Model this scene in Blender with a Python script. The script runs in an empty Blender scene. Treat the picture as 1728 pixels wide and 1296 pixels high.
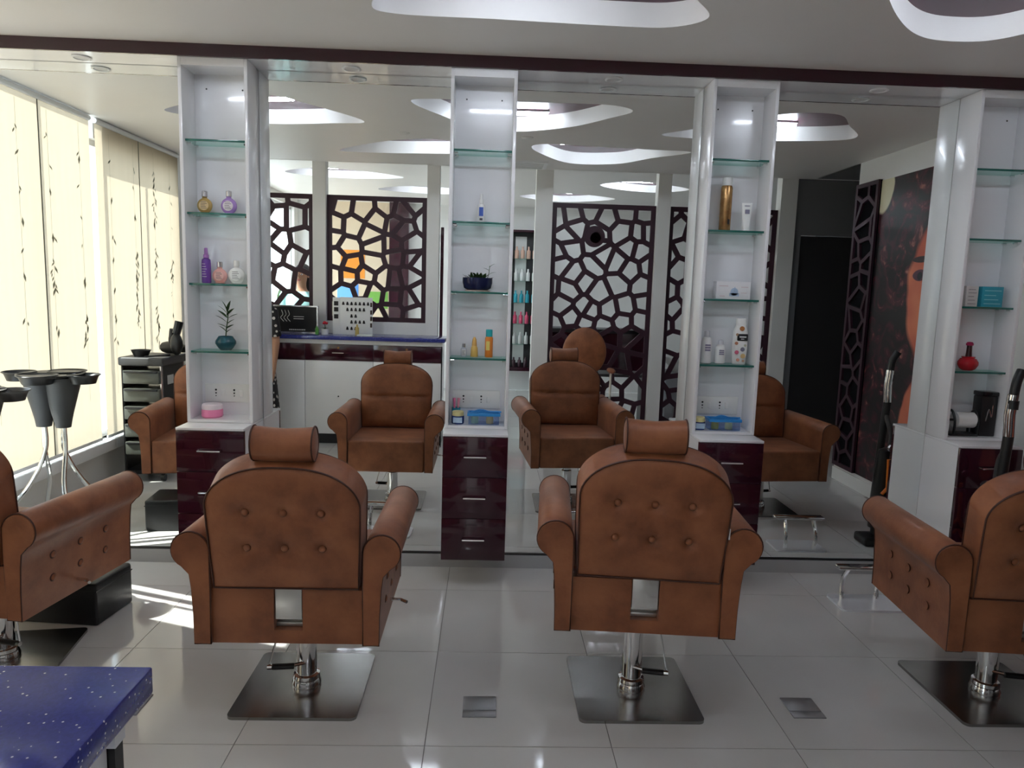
import bpy, bmesh, math, random
from mathutils import Vector, Matrix
from mathutils.geometry import tessellate_polygon
PI = math.pi
rnd = random.Random(7)
sc = bpy.context.scene
col = sc.collection

# ------------------------------------------------------------------ camera
CAM_F, CAM_PITCH, CAM_YAW, CAM_ROLL = 1209.96, 0.1297, 0.0356, 0.0306
CAM_LOC = Vector((0.0, -3.6241, 1.4477))
def make_camera():
    cd = bpy.data.cameras.new('camera'); co = bpy.data.objects.new('camera', cd); col.objects.link(co)
    cd.sensor_width = 36.0; cd.sensor_fit = 'HORIZONTAL'; cd.lens = CAM_F / 1728 * 36.0
    cd.clip_start = 0.02
    cy, sy, cp, sp, cr, sr = (math.cos(CAM_YAW), math.sin(CAM_YAW), math.cos(CAM_PITCH), math.sin(CAM_PITCH),
                              math.cos(CAM_ROLL), math.sin(CAM_ROLL))
    fwd = Vector((sy, cy, 0)); right = Vector((cy, -sy, 0)); up = Vector((0, 0, 1))
    f2 = fwd * cp - up * sp; u2 = up * cp + fwd * sp
    r3 = right * cr + u2 * sr; u3 = u2 * cr - right * sr
    m = Matrix((r3, u3, -f2)).transposed().to_4x4(); m.translation = CAM_LOC
    co.matrix_world = m
    sc.camera = co
make_camera()

# ------------------------------------------------------------------ sky, sun, exposure
w = bpy.data.worlds.new('sky'); sc.world = w; w.use_nodes = True
bg = w.node_tree.nodes['Background']
bg.inputs['Color'].default_value = (0.80, 0.90, 1.0, 1); bg.inputs['Strength'].default_value = 2.3
SUN_EL = math.radians(50)
sd = bpy.data.lights.new('sun', 'SUN'); sun = bpy.data.objects.new('sun', sd); col.objects.link(sun)
sd.energy = 6.5; sd.angle = 0.009; sd.color = (1.0, 0.97, 0.92)
sun.location = (-9, 4, 9)
sdir = Vector((0.939 * math.cos(SUN_EL), -0.344 * math.cos(SUN_EL), -math.sin(SUN_EL)))
sun.rotation_euler = sdir.to_track_quat('-Z', 'Y').to_euler()
vs = sc.view_settings
vs.view_transform = 'Standard'; vs.look = 'None'; vs.gamma = 1.0; vs.use_curve_mapping = False
vs.exposure = 1.15
cy_ = sc.cycles
cy_.use_denoising = True
cy_.max_bounces = 14; cy_.diffuse_bounces = 7; cy_.glossy_bounces = 8; cy_.transmission_bounces = 8; cy_.transparent_max_bounces = 12
cy_.sample_clamp_indirect = 8.0
cy_.caustics_reflective = True; cy_.caustics_refractive = False

# ------------------------------------------------------------------ materials
def _n(nt, t, **kw):
    n = nt.nodes.new(t)
    for k, v in kw.items(): setattr(n, k, v)
    return n
MATS = {}
def mat(name, color, rough=0.5, metal=0.0, spec=0.5, var=0.0, scale=8.0, color2=None, bump=0.0, bscale=60.0,
        coat=0.0, trans=0.0, emit=None, estr=0.0, aniso=0.0, ior=1.45):
    if name in MATS: return MATS[name]
    m = bpy.data.materials.new(name); m.use_nodes = True; nt = m.node_tree
    p = nt.nodes['Principled BSDF']
    c = tuple(color) + (1,)
    p.inputs['Base Color'].default_value = c
    p.inputs['Roughness'].default_value = rough
    p.inputs['Metallic'].default_value = metal
    p.inputs['Specular IOR Level'].default_value = spec
    p.inputs['IOR'].default_value = ior
    p.inputs['Coat Weight'].default_value = coat
    p.inputs['Coat Roughness'].default_value = 0.05
    p.inputs['Transmission Weight'].default_value = trans
    p.inputs['Anisotropic'].default_value = aniso
    if emit: p.inputs['Emission Color'].default_value = tuple(emit) + (1,); p.inputs['Emission Strength'].default_value = estr
    tc = None
    if var or color2:
        tc = _n(nt, 'ShaderNodeTexCoord'); nz = _n(nt, 'ShaderNodeTexNoise')
        nz.inputs['Scale'].default_value = scale; nz.inputs['Detail'].default_value = 6; nz.inputs['Roughness'].default_value = 0.62
        nt.links.new(tc.outputs['Object'], nz.inputs['Vector'])
        rp = _n(nt, 'ShaderNodeValToRGB')
        c2 = color2 or tuple(x * (1 - var) for x in color)
        rp.color_ramp.elements[0].position = 0.36; rp.color_ramp.elements[1].position = 0.64
        rp.color_ramp.elements[0].color = tuple(c2) + (1,); rp.color_ramp.elements[1].color = c
        nt.links.new(nz.outputs['Fac'], rp.inputs['Fac']); nt.links.new(rp.outputs['Color'], p.inputs['Base Color'])
    if bump:
        tc = tc or _n(nt, 'ShaderNodeTexCoord'); nb = _n(nt, 'ShaderNodeTexNoise')
        nb.inputs['Scale'].default_value = bscale; nb.inputs['Detail'].default_value = 4
        nt.links.new(tc.outputs['Object'], nb.inputs['Vector'])
        bp = _n(nt, 'ShaderNodeBump'); bp.inputs['Strength'].default_value = bump; bp.inputs['Distance'].default_value = 0.002
        nt.links.new(nb.outputs['Fac'], bp.inputs['Height']); nt.links.new(bp.outputs['Normal'], p.inputs['Normal'])
    MATS[name] = m
    return m
def tile_mat():
    m = bpy.data.materials.new('polished_tile'); m.use_nodes = True; nt = m.node_tree; p = nt.nodes['Principled BSDF']
    oi = _n(nt, 'ShaderNodeObjectInfo'); tc = _n(nt, 'ShaderNodeTexCoord'); nz = _n(nt, 'ShaderNodeTexNoise')
    nz.inputs['Scale'].default_value = 5; nz.inputs['Detail'].default_value = 5
    nt.links.new(tc.outputs['Object'], nz.inputs['Vector'])
    a = _n(nt, 'ShaderNodeMath', operation='MULTIPLY_ADD'); a.inputs[1].default_value = 0.05; a.inputs[2].default_value = 0.52
    nt.links.new(oi.outputs['Random'], a.inputs[0])
    b = _n(nt, 'ShaderNodeMath', operation='MULTIPLY_ADD'); b.inputs[1].default_value = 0.07
    nt.links.new(nz.outputs['Fac'], b.inputs[0]); nt.links.new(a.outputs[0], b.inputs[2])
    cc = _n(nt, 'ShaderNodeCombineColor'); 
    g = _n(nt, 'ShaderNodeMath', operation='MULTIPLY'); g.inputs[1].default_value = 0.985
    h = _n(nt, 'ShaderNodeMath', operation='MULTIPLY'); h.inputs[1].default_value = 0.955
    for n_, i in ((g, 1), (h, 2)):
        nt.links.new(b.outputs[0], n_.inputs[0]); nt.links.new(n_.outputs[0], cc.inputs[i])
    nt.links.new(b.outputs[0], cc.inputs[0]); nt.links.new(cc.outputs[0], p.inputs['Base Color'])
    p.inputs['Roughness'].default_value = 0.07; p.inputs['Specular IOR Level'].default_value = 0.62
    MATS['polished_tile'] = m
    return m
def granite_mat():
    m = bpy.data.materials.new('blue_sparkle_quartz'); m.use_nodes = True; nt = m.node_tree; p = nt.nodes['Principled BSDF']
    tc = _n(nt, 'ShaderNodeTexCoord'); v = _n(nt, 'ShaderNodeTexVoronoi'); v.inputs['Scale'].default_value = 125
    v2 = _n(nt, 'ShaderNodeTexVoronoi'); v2.inputs['Scale'].default_value = 330
    for q in (v, v2): nt.links.new(tc.outputs['Object'], q.inputs['Vector'])
    r = _n(nt, 'ShaderNodeValToRGB'); r.color_ramp.interpolation = 'CONSTANT'
    r.color_ramp.elements[0].color = (0.75, 0.78, 0.85, 1); r.color_ramp.elements[0].position = 0
    r.color_ramp.elements[1].color = (0, 0, 0, 1); r.color_ramp.elements[1].position = 0.15
    sep = _n(nt, 'ShaderNodeSeparateColor'); nt.links.new(v.outputs['Color'], sep.inputs[0])
    gt = _n(nt, 'ShaderNodeMath', operation='GREATER_THAN'); gt.inputs[1].default_value = 0.50
    nt.links.new(sep.outputs[0], gt.inputs[0])
    nt.links.new(v.outputs['Distance'], r.inputs['Fac'])
    mu = _n(nt, 'ShaderNodeMath', operation='MULTIPLY'); nt.links.new(r.outputs['Color'], mu.inputs[0]); nt.links.new(gt.outputs[0], mu.inputs[1])
    r2 = _n(nt, 'ShaderNodeValToRGB'); r2.color_ramp.elements[0].color = (0.028, 0.034, 0.19, 1); r2.color_ramp.elements[1].color = (0.040, 0.052, 0.27, 1)
    nt.links.new(v2.outputs['Color'], r2.inputs['Fac'])
    mx = _n(nt, 'ShaderNodeMix', data_type='RGBA'); nt.links.new(mu.outputs[0], mx.inputs[0]); nt.links.new(r2.outputs['Color'], mx.inputs[6])
    mx.inputs[7].default_value = (0.8, 0.82, 0.9, 1)
    nt.links.new(mx.outputs[2], p.inputs['Base Color']); p.inputs['Roughness'].default_value = 0.12
    MATS['blue_sparkle_quartz'] = m; return m
def fabric_translucent(name, color, t=0.6):
    m = bpy.data.materials.new(name); m.use_nodes = True; nt = m.node_tree; nt.nodes.remove(nt.nodes['Principled BSDF'])
    out = nt.nodes['Material Output']
    d = _n(nt, 'ShaderNodeBsdfDiffuse'); tr = _n(nt, 'ShaderNodeBsdfTranslucent'); mx = _n(nt, 'ShaderNodeMixShader')
    tc = _n(nt, 'ShaderNodeTexCoord'); nz = _n(nt, 'ShaderNodeTexNoise'); nz.inputs['Scale'].default_value = 3
    mp = _n(nt, 'ShaderNodeMapping'); mp.inputs['Scale'].default_value = (1, 9, 0.6)
    nt.links.new(tc.outputs['Object'], mp.inputs['Vector']); nt.links.new(mp.outputs[0], nz.inputs['Vector'])
    rp = _n(nt, 'ShaderNodeValToRGB'); rp.color_ramp.elements[0].color = tuple(x * 0.93 for x in color) + (1,); rp.color_ramp.elements[1].color = tuple(color) + (1,)
    nt.links.new(nz.outputs['Fac'], rp.inputs['Fac'])
    for q in (d, tr): nt.links.new(rp.outputs['Color'], q.inputs['Color'])
    mx.inputs[0].default_value = t
    nt.links.new(d.outputs[0], mx.inputs[1]); nt.links.new(tr.outputs[0], mx.inputs[2]); nt.links.new(mx.outputs[0], out.inputs['Surface'])
    MATS[name] = m; return m
def pane_mat(name, tint, gloss=0.05):
    m = bpy.data.materials.new(name); m.use_nodes = True; nt = m.node_tree; nt.nodes.remove(nt.nodes['Principled BSDF'])
    out = nt.nodes['Material Output']
    t = _n(nt, 'ShaderNodeBsdfTransparent'); t.inputs['Color'].default_value = tuple(tint) + (1,)
    g = _n(nt, 'ShaderNodeBsdfGlossy'); g.inputs['Roughness'].default_value = 0.02
    mx = _n(nt, 'ShaderNodeMixShader')
    mx.inputs[0].default_value = gloss
    nt.links.new(t.outputs[0], mx.inputs[1]); nt.links.new(g.outputs[0], mx.inputs[2])
    nt.links.new(mx.outputs[0], out.inputs['Surface'])
    MATS[name] = m; return m
TILE = tile_mat(); QUARTZ = granite_mat()
BLIND = fabric_translucent('blind_fabric', (0.425, 0.358, 0.268), 0.55)
BLINDPRINT = fabric_translucent('blind_print', (0.20, 0.205, 0.17), 0.5)
PANE = pane_mat('window_glass', (0.95, 0.97, 0.97)); SHELFGLASS = pane_mat('shelf_glass', (0.80, 0.92, 0.89))
CLEAR = pane_mat('clear_plastic', (0.80, 0.86, 0.95))
LEATHER = mat('tan_leather', (0.31, 0.108, 0.042), 0.46, var=0, color2=(0.190, 0.058, 0.021), scale=7, bump=0.25, bscale=90)
LEATHER.node_tree.nodes['Principled BSDF'].inputs['Sheen Weight'].default_value = 0.08
PIPING = mat('dark_piping', (0.06, 0.018, 0.010), 0.55)
MIRROR = mat('mirror_silver', (0.90, 0.93, 0.92), 0.0, 1.0)
CHROME = mat('chrome', (0.78, 0.78, 0.78), 0.08, 1.0)
STEEL = mat('brushed_steel', (0.30, 0.29, 0.28), 0.22, 1.0, var=0.25, scale=3)
WHITE = mat('white_laminate', (0.80, 0.80, 0.82), 0.22, coat=0.3)
WALLW = mat('white_paint', (0.78, 0.77, 0.75), 0.6, var=0.04, scale=2)
CEIL = mat('ceiling_paint', (0.80, 0.78, 0.76), 0.42, var=0.03, scale=1.5)
MAROON = mat('maroon_gloss_laminate', (0.036, 0.006, 0.014), 0.12, coat=0.5)
MAROONP = mat('maroon_paint', (0.075, 0.012, 0.028), 0.35)
GROUT = mat('grout', (0.20, 0.19, 0.18), 0.8)
SKIRT = mat('skirting_tile', (0.42, 0.42, 0.42), 0.2)
BLACK = mat('black_plastic', (0.012, 0.012, 0.013), 0.35)
DKGREY = mat('dark_grey_plastic', (0.05, 0.05, 0.052), 0.5)
GREYPL = mat('smoke_drawer_plastic', (0.085, 0.09, 0.075), 0.3)
BLEATHER = mat('black_leatherette', (0.012, 0.012, 0.013), 0.32, bump=0.2, bscale=120)
GREENEDGE = mat('glass_edge_green', (0.02, 0.13, 0.105), 0.1, trans=0.0, coat=0.5)
LED = mat('led_tube', (1, 1, 1), 0.5, emit=(0.80, 0.88, 1.0), estr=40.0)
LEAF = mat('leaf_green', (0.03, 0.085, 0.018), 0.45, var=0.5, scale=25)
SKIN = mat('skin', (0.42, 0.215, 0.13), 0.5)
HAIR = mat('black_hair', (0.012, 0.009, 0.008), 0.4)
def plain(name, c, r=0.35, **k): return mat(name, c, r, **k)

# ------------------------------------------------------------------ mesh helpers
class MB:
    """collects simple solids into one bmesh"""
    def __init__(s): s.bm = bmesh.new()
    def quads(s, vs, fs):
        b = [s.bm.verts.new(v) for v in vs]
        for f in fs:
            try: s.bm.faces.new([b[i] for i in f])
            except ValueError: pass
        return b
    def box(s, x0, x1, y0, y1, z0, z1, bev=0.0, seg=2):
        t = bmesh.new()
        bmesh.ops.create_cube(t, size=1.0)
        for v in t.verts:
            v.co = Vector(((x0 + x1) / 2 + v.co.x * (x1 - x0), (y0 + y1) / 2 + v.co.y * (y1 - y0), (z0 + z1) / 2 + v.co.z * (z1 - z0)))
        if bev > 0: bmesh.ops.bevel(t, geom=list(t.edges), offset=bev, segments=seg, affect='EDGES', profile=0.5)
        s.add(t); return s
    def add(s, t, M=None):
        mp = {}
        for v in t.verts: mp[v] = s.bm.verts.new(M @ v.co if M else v.co)
        for f in t.faces:
            try: s.bm.faces.new([mp[v] for v in f.verts])
            except ValueError: pass
        t.free(); return s
    def lathe(s, prof, c=(0, 0, 0), n=24, sx=1.0, sy=1.0, axis='Z'):
        rings = []
        def P(r, h, a):
            x, y = r * math.cos(a) * sx, r * math.sin(a) * sy
            v = (x, y, h) if axis == 'Z' else ((h, x, y) if axis == 'X' else (x, h, y))
            return (v[0] + c[0], v[1] + c[1], v[2] + c[2])
        for r, h in prof:
            if r < 1e-5: rings.append([s.bm.verts.new(P(0, h, 0))])
            else: rings.append([s.bm.verts.new(P(r, h, 2 * PI * i / n)) for i in range(n)])
        for a, b in zip(rings, rings[1:]):
            for i in range(n):
                j = (i + 1) % n
                if len(a) == 1 and len(b) == 1: continue
                if len(a) == 1: f = [a[0], b[i], b[j]]
                elif len(b) == 1: f = [a[i], a[j], b[0]]
                else: f = [a[i], a[j], b[j], b[i]]
                try: s.bm.faces.new(f)
                except ValueError: pass
        for rg in (rings[0], rings[-1]):
            if len(rg) > 2:
                try: s.bm.faces.new(rg)
                except ValueError: pass
        return s
    def tube(s, pts, r, n=10, closed=False, cap=True):
        pts = [Vector(p) for p in pts]; m = len(pts); rings = []
        ref = None
        for i, p in enumerate(pts):
            if closed: t = (pts[(i + 1) % m] - pts[i - 1])
            else: t = pts[min(i + 1, m - 1)] - pts[max(i - 1, 0)]
            t.normalize()
            if ref is None:
                ref = Vector((0, 0, 1)) if abs(t.z) < 0.9 else Vector((1, 0, 0))
            a = t.cross(ref)
            if a.length < 1e-4: a = t.cross(Vector((0.3, 0.8, 0.5)))
            a.normalize(); b = t.cross(a).normalized(); ref = -b if False else b.cross(t) * 0 + ref
            ref = (ref - t * ref.dot(t)).normalized()
            a = t.cross(ref); b = ref
            rr = r[i] if isinstance(r, (list, tuple)) else r
            rings.append([s.bm.verts.new(p + (a * math.cos(2 * PI * k / n) + b * math.sin(2 * PI * k / n)) * rr) for k in range(n)])
        rng = range(m) if closed else range(m - 1)
        for i in rng:
            A, B = rings[i], rings[(i + 1) % m]
            for k in range(n):
                s.bm.faces.new([A[k], A[(k + 1) % n], B[(k + 1) % n], B[k]])
        if not closed and cap:
            s.bm.faces.new(rings[0][::-1]); s.bm.faces.new(rings[-1])
        return s
    def prism(s, poly, a0, a1, axis='Y'):
        """poly in the two other axes (x,z) for Y, (y,z) for X, (x,y) for Z"""
        def P(p, a): return (p[0], a, p[1]) if axis == 'Y' else ((a, p[0], p[1]) if axis == 'X' else (p[0], p[1], a))
        A = [s.bm.verts.new(P(p, a0)) for p in poly]; B = [s.bm.verts.new(P(p, a1)) for p in poly]
        n = len(poly)
        tri = tessellate_polygon([[Vector((p[0], p[1], 0)) for p in poly]])
        for t in tri:
            try: s.bm.faces.new([A[i] for i in t]); s.bm.faces.new([B[i] for i in t])
            except ValueError: pass
        for i in range(n): s.bm.faces.new([A[i], A[(i + 1) % n], B[(i + 1) % n], B[i]])
        return s
    def ball(s, c, rx, ry=None, rz=None, n=16, m=10):
        ry = ry or rx; rz = rz or rx
        t = bmesh.new(); bmesh.ops.create_uvsphere(t, u_segments=n, v_segments=m, radius=1.0)
        for v in t.verts: v.co = Vector((c[0] + v.co.x * rx, c[1] + v.co.y * ry, c[2] + v.co.z * rz))
        s.add(t); return s
    def mesh(s, name, smooth=None):
        bmesh.ops.recalc_face_normals(s.bm, faces=list(s.bm.faces))
        me = bpy.data.meshes.new(name); s.bm.to_mesh(me); s.bm.free()
        if smooth is not None:
            me.polygons.foreach_set('use_smooth', [True] * len(me.polygons))
            if smooth < 180: me.set_sharp_from_angle(angle=math.radians(smooth))
        me.update(); return me
def link(name, me, m=None, parent=None, loc=None, rz=0.0):
    o = bpy.data.objects.new(name, me); col.objects.link(o)
    if m is not None and me is not None and not me.materials: me.materials.append(m)
    if parent: o.parent = parent
    if loc: o.location = loc
    if rz: o.rotation_euler[2] = rz
    return o
def obj(name, mb, m, parent=None, smooth=35, loc=None, rz=0.0):
    return link(name, mb.mesh(name, smooth), m, parent, loc, rz)
def tag(o, label, cat, group=None):
    o['label'] = label; o['category'] = cat
    if group: o['group'] = group
    return o
def thing(name, label, cat, loc=(0, 0, 0), rz=0.0, group=None):
    o = bpy.data.objects.new(name, None); col.objects.link(o); o.empty_display_size = 0.05
    o.location = loc; o.rotation_euler[2] = rz
    return tag(o, label, cat, group)
def struct(name, mb, m, parent=None, smooth=None, label=None):
    o = obj(name, mb, m, parent, smooth)
    if not parent: o['kind'] = 'structure'
    if label: o['label'] = label
    return o
def box(x0, x1, y0, y1, z0, z1, bev=0.0): return MB().box(x0, x1, y0, y1, z0, z1, bev)
def smooth_closed(pts, k=6):
    """Catmull-Rom through a closed 2-D loop"""
    n = len(pts); out = []
    for i in range(n):
        p0, p1, p2, p3 = [Vector(pts[(i + d) % n]) for d in (-1, 0, 1, 2)]
        for j in range(k):
            t = j / k
            out.append(0.5 * ((2 * p1) + (p2 - p0) * t + (2 * p0 - 5 * p1 + 4 * p2 - p3) * t * t + (3 * p1 - p0 - 3 * p2 + p3) * t ** 3))
    return [(q.x, q.y) for q in out]
def spline(pts, k=6):
    pts = [Vector(p) for p in pts]; out = []
    e = [pts[0] * 2 - pts[1]] + pts + [pts[-1] * 2 - pts[-2]]
    for i in range(1, len(e) - 2):
        p0, p1, p2, p3 = e[i - 1:i + 3]
        for j in range(k):
            t = j / k
            out.append(0.5 * ((2 * p1) + (p2 - p0) * t + (2 * p0 - 5 * p1 + 4 * p2 - p3) * t * t + (3 * p1 - p0 - 3 * p2 + p3) * t ** 3))
    out.append(pts[-1]); return out
# ------------------------------------------------------------------ room shell
XL, XR, YB, ZC, ZC2 = -2.72, 2.87, -6.8, 2.51, 2.62
YSTEP = -2.85                                  # where the main ceiling steps up to the rear one
XC = 4.7                                       # far side of the side passage
TX = [(-1.4412, -1.1272), (-0.1997, 0.108), (1.0229, 1.3347), (2.3023, 2.6100)]
YF, ZM = -0.1625, 2.455

# floor: a bed with every tile on it
floor = struct('floor', box(XL, XC, YB, 0.06, -0.06, -0.004), GROUT, label='grey polished tile floor')
tile_cache = {}
def tile_mesh(wx, wy):
    k = (round(wx, 3), round(wy, 3))
    if k not in tile_cache:
        mb = MB().box(-wx / 2, wx / 2, -wy / 2, wy / 2, -0.004, 0.0)
        me = mb.mesh('floor_tile'); me.materials.append(TILE); tile_cache[k] = me
    return tile_cache[k]
g = 0.0014
xs = [XL] + [x for x in [-0.1678 + 0.6 * k for k in range(-5, 10)] if XL + 0.02 < x < XC - 0.02] + [XC]
ys = [0.0] + [y for y in [-0.301 - 0.6 * k for k in range(0, 12)] if y > YB + 0.02] + [YB]
for xa, xb in zip(xs, xs[1:]):
    for ya, yb in zip(ys, ys[1:]):
        if xa > XR - 0.1 and ya > -1.4: continue
        wx, wy = xb - xa - 2 * g, ya - yb - 2 * g
        link('floor_tile', tile_mesh(wx, wy), TILE, floor, ((xa + xb) / 2, (ya + yb) / 2, 0))

# walls
XM = -2.48                                     # where the mirrors end and the added sun window begins
struct('wall_front', MB().box(XM, XR + 0.12, 0.012, 0.045, 0, 2.75).box(XL - 0.02, XM, 0.012, 0.045, 0, 0.31).box(XL - 0.02, XM, 0.012, 0.045, 2.43, 2.75), WALLW)  # opening beyond the mirrors is added to admit the sun
struct('wall_right', box(XR, XR + 0.12, -2.05, 0.012, 0, 2.75), WALLW)
struct('wall_back', box(XL - 0.14, XC + 0.1, YB - 0.12, YB, 0, 2.75), WALLW)
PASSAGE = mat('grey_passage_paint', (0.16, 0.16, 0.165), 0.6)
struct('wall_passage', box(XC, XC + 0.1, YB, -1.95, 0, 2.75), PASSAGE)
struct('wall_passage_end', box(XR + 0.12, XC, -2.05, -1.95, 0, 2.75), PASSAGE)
# left wall around its window openings
SILL = 0.31
wins = [(0.0, -1.52, 2.68), (-1.52, -2.72, 2.39), (-3.55, -4.98, 2.5), (-5.12, -6.6, 2.5)]
mb = MB()
mb.box(XL - 0.14, XL, YB, 0.045, 0, SILL)
edges = [0.012]
for a, b, h in wins:
    mb.box(XL - 0.14, XL, b, 0.045 if a == 0 else a, h, 2.75)
for a, b in ((-2.72, -3.55), (-4.98, -5.12), (-6.6, YB)):
    mb.box(XL - 0.14, XL, b, a, SILL, 2.75)
struct('wall_left', mb, WALLW)
WFRAME = mat('white_aluminium', (0.82, 0.83, 0.84), 0.3)
for i, (a, b, h) in enumerate(wins):
    f = MB()
    x0, x1 = XL - 0.09, XL - 0.05
    a2 = min(a, 0.0)
    f.box(x0, x1, b, a2, SILL, SILL + 0.04); f.box(x0, x1, b, a2, h - 0.04, h)
    f.box(x0, x1, b, b + 0.02, SILL, h); f.box(x0, x1, a2 - 0.012, a2, SILL, h)
    ym = -0.80 if i == 0 else (a2 + b) / 2
    wo = struct('window_%d' % (i + 1), f, WFRAME)
    obj('mullion', box(x0, x1, ym - 0.012, ym + 0.012, SILL + 0.04, h - 0.04), WFRAME, wo)
    for ya, yb in ((a2 - 0.012, ym + 0.012), (ym - 0.012, b + 0.02)):
        obj('pane', box(XL - 0.072, XL - 0.068, yb, ya, SILL + 0.04, h - 0.04), PANE, wo, None)
    obj('window_sill', box(XL - 0.05, XL + 0.075, b, a2, SILL - 0.075, SILL, 0.006), WFRAME, wo)
wo = struct('window_5', MB().box(XL - 0.02, XM, 0.018, 0.038, SILL, SILL + 0.03).box(XL - 0.02, XM, 0.018, 0.038, 2.40, 2.43).box(XL - 0.02, XL + 0.01, 0.012, 0.045, SILL + 0.03, 2.40).box(XM - 0.012, XM, 0.018, 0.038, SILL + 0.03, 2.40), WFRAME)  # corner window added so the sun throws its streak on the floor
obj('pane', box(XL + 0.01, XM - 0.012, 0.026, 0.030, SILL + 0.03, 2.40), PANE, wo, None)
# skirting under the mirrors and along the side wall
struct('baseboard_front', MB().box(XL, XR, -0.012, 0.012, 0, 0.0705), SKIRT)
struct('trim_1', box(XL, XR, -0.010, 0.012, 0.0705, 0.0775), BLACK, label='dark channel under the wall mirrors')
struct('baseboard_right', box(XR - 0.012, XR, -2.05, -0.02, 0, 0.10), WALLW)

# ceiling with its oval recesses
def oval_ceiling(name, rect, z, ovals, depth, zt=0.02):
    x0, x1, y0, y1 = rect
    outer = [Vector((x0, y0, 0)), Vector((x1, y0, 0)), Vector((x1, y1, 0)), Vector((x0, y1, 0))]
    loops = [outer] + [[Vector((p[0], p[1], 0)) for p in o] for o in ovals]
    flat = [v for l in loops for v in l]
    bm = bmesh.new(); vsb = [bm.verts.new((v.x, v.y, z)) for v in flat]
    for t in tessellate_polygon(loops):
        try: bm.faces.new([vsb[i] for i in t])
        except ValueError: pass
    for f in bm.faces:
        f.normal_update()
        if f.normal.z > 0: f.normal_flip()
    me = bpy.data.meshes.new(name); bm.to_mesh(me); bm.free()
    c = link(name, me, CEIL); c['kind'] = 'structure'
    for o in ovals:
        n = len(o); b = bmesh.new()
        A = [b.verts.new((p[0], p[1], z)) for p in o]; B = [b.verts.new((p[0], p[1], z + depth)) for p in o]
        for i in range(n): b.faces.new([A[i], A[(i + 1) % n], B[(i + 1) % n], B[i]])
        bmesh.ops.recalc_face_normals(b, faces=list(b.faces))
        m2 = bpy.data.meshes.new('recess_side'); b.to_mesh(m2); b.free()
        m2.polygons.foreach_set('use_smooth', [True] * len(m2.polygons))
        link('recess_side', m2, CEIL, c)
        mb = MB().prism(o, z + depth, z + depth + 0.02, 'Z'); obj('recess_top', mb, MAROONP, c, None)
    return c
OV = [
 [(-0.47, -0.74), (-0.40, -0.635), (0.0, -0.622), (0.48, -0.604), (0.70, -0.618), (0.815, -0.73), (0.72, -0.90), (0.49, -1.20), (0.16, -1.385), (-0.12, -1.33), (-0.30, -1.05)],
 [(1.13, -1.325), (1.28, -1.12), (1.50, -0.83), (1.68, -0.655), (1.84, -0.600), (2.02, -0.64), (2.18, -0.87), (2.37, -1.14), (2.30, -1.28), (1.93, -1.37), (1.50, -1.40)],
 [(-2.08, -1.19), (-1.94, -1.02), (-1.62, -0.80), (-1.29, -0.68), (-1.10, -0.86), (-0.84, -1.255), (-1.07, -1.35), (-1.52, -1.44), (-1.85, -1.36)],
 [(-1.22, -2.31), (-0.86, -1.93), (-0.56, -1.755), (-0.32, -1.765), (0.02, -2.0), (0.10, -2.18), (-0.35, -2.28), (-0.90, -2.35)],
 [(0.29, -1.85), (0.42, -1.755), (0.73, -1.78), (1.13, -1.82), (1.48, -1.86), (1.25, -2.15), (1.02, -2.46), (0.64, -2.50), (0.36, -2.10)],
]
OV = [smooth_closed(o, 7) for o in OV]
ceiling = oval_ceiling('ceiling', (XL, XR + 0.02, YSTEP, 0.0), ZC, OV, 0.095)
OV2 = [
 [(-2.19, -4.27), (-1.80, -3.93), (-1.30, -4.05), (-0.95, -4.35), (-1.2, -4.52), (-1.76, -4.56)],
 [(-1.38, -5.37), (-0.97, -5.02), (-0.40, -5.10), (0.0, -5.45), (-0.53, -5.62), (-1.0, -5.60)],
 [(1.18, -4.39), (1.43, -4.11), (1.75, -4.16), (2.2, -4.50), (1.90, -4.83), (1.45, -4.70)],
 [(0.36, -5.51), (0.93, -5.19), (1.55, -5.53), (1.02, -5.99), (0.6, -5.85)],
]
OV2 = [smooth_closed(o, 7) for o in OV2]
ceiling2 = oval_ceiling('ceiling_rear', (XL, XC, YB, YSTEP), ZC2, OV2, 0.08)
struct('trim_2', box(XL, XC, YSTEP - 0.004, YSTEP + 0.03, ZC - 0.001, ZC2 + 0.02), CEIL)
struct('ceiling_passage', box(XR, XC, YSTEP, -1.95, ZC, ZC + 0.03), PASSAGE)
# soffit above the mirrors with its maroon fascia
struct('trim_3', box(XL, XR, YF, 0.012, ZM, ZC), WHITE, label='white gloss soffit above the mirrors')
struct('trim_4', box(XL, XR, YF - 0.012, YF - 0.0005, ZM, ZC), MAROON, label='dark maroon fascia strip under the ceiling')
# lamps of the ceiling recesses
def led(x, y, z, L, a, label):
    t = thing('cove_light', label, 'light', (x, y, z), a, 'tube lights in the ceiling recesses')
    obj('housing', box(-L / 2 - 0.01, L / 2 + 0.01, -0.018, 0.018, -0.012, 0, 0.003), WFRAME, t)
    obj('tube', MB().lathe([(0, -L / 2), (0.011, -L / 2), (0.011, L / 2), (0, L / 2)], (0, 0, -0.022), 12, axis='X'), LED, t)
led(0.10, -1.20, ZC + 0.095, 0.50, 0.05, 'white tube light in the ceiling recess above the middle chairs')
led(1.78, -1.22, ZC + 0.095, 0.42, 0.0, 'white tube light in the ceiling recess beside the poster wall')
led(-1.45, -1.10, ZC + 0.095, 0.42, 0.2, 'white tube light in the ceiling recess beside the window blinds')
led(-0.45, -1.98, ZC + 0.095, 0.42, 0.1, 'white tube light in the ceiling recess before the reception counter')
led(0.75, -2.05, ZC + 0.095, 0.46, 0.1, 'white tube light in the ceiling recess before the lattice screen')
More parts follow.
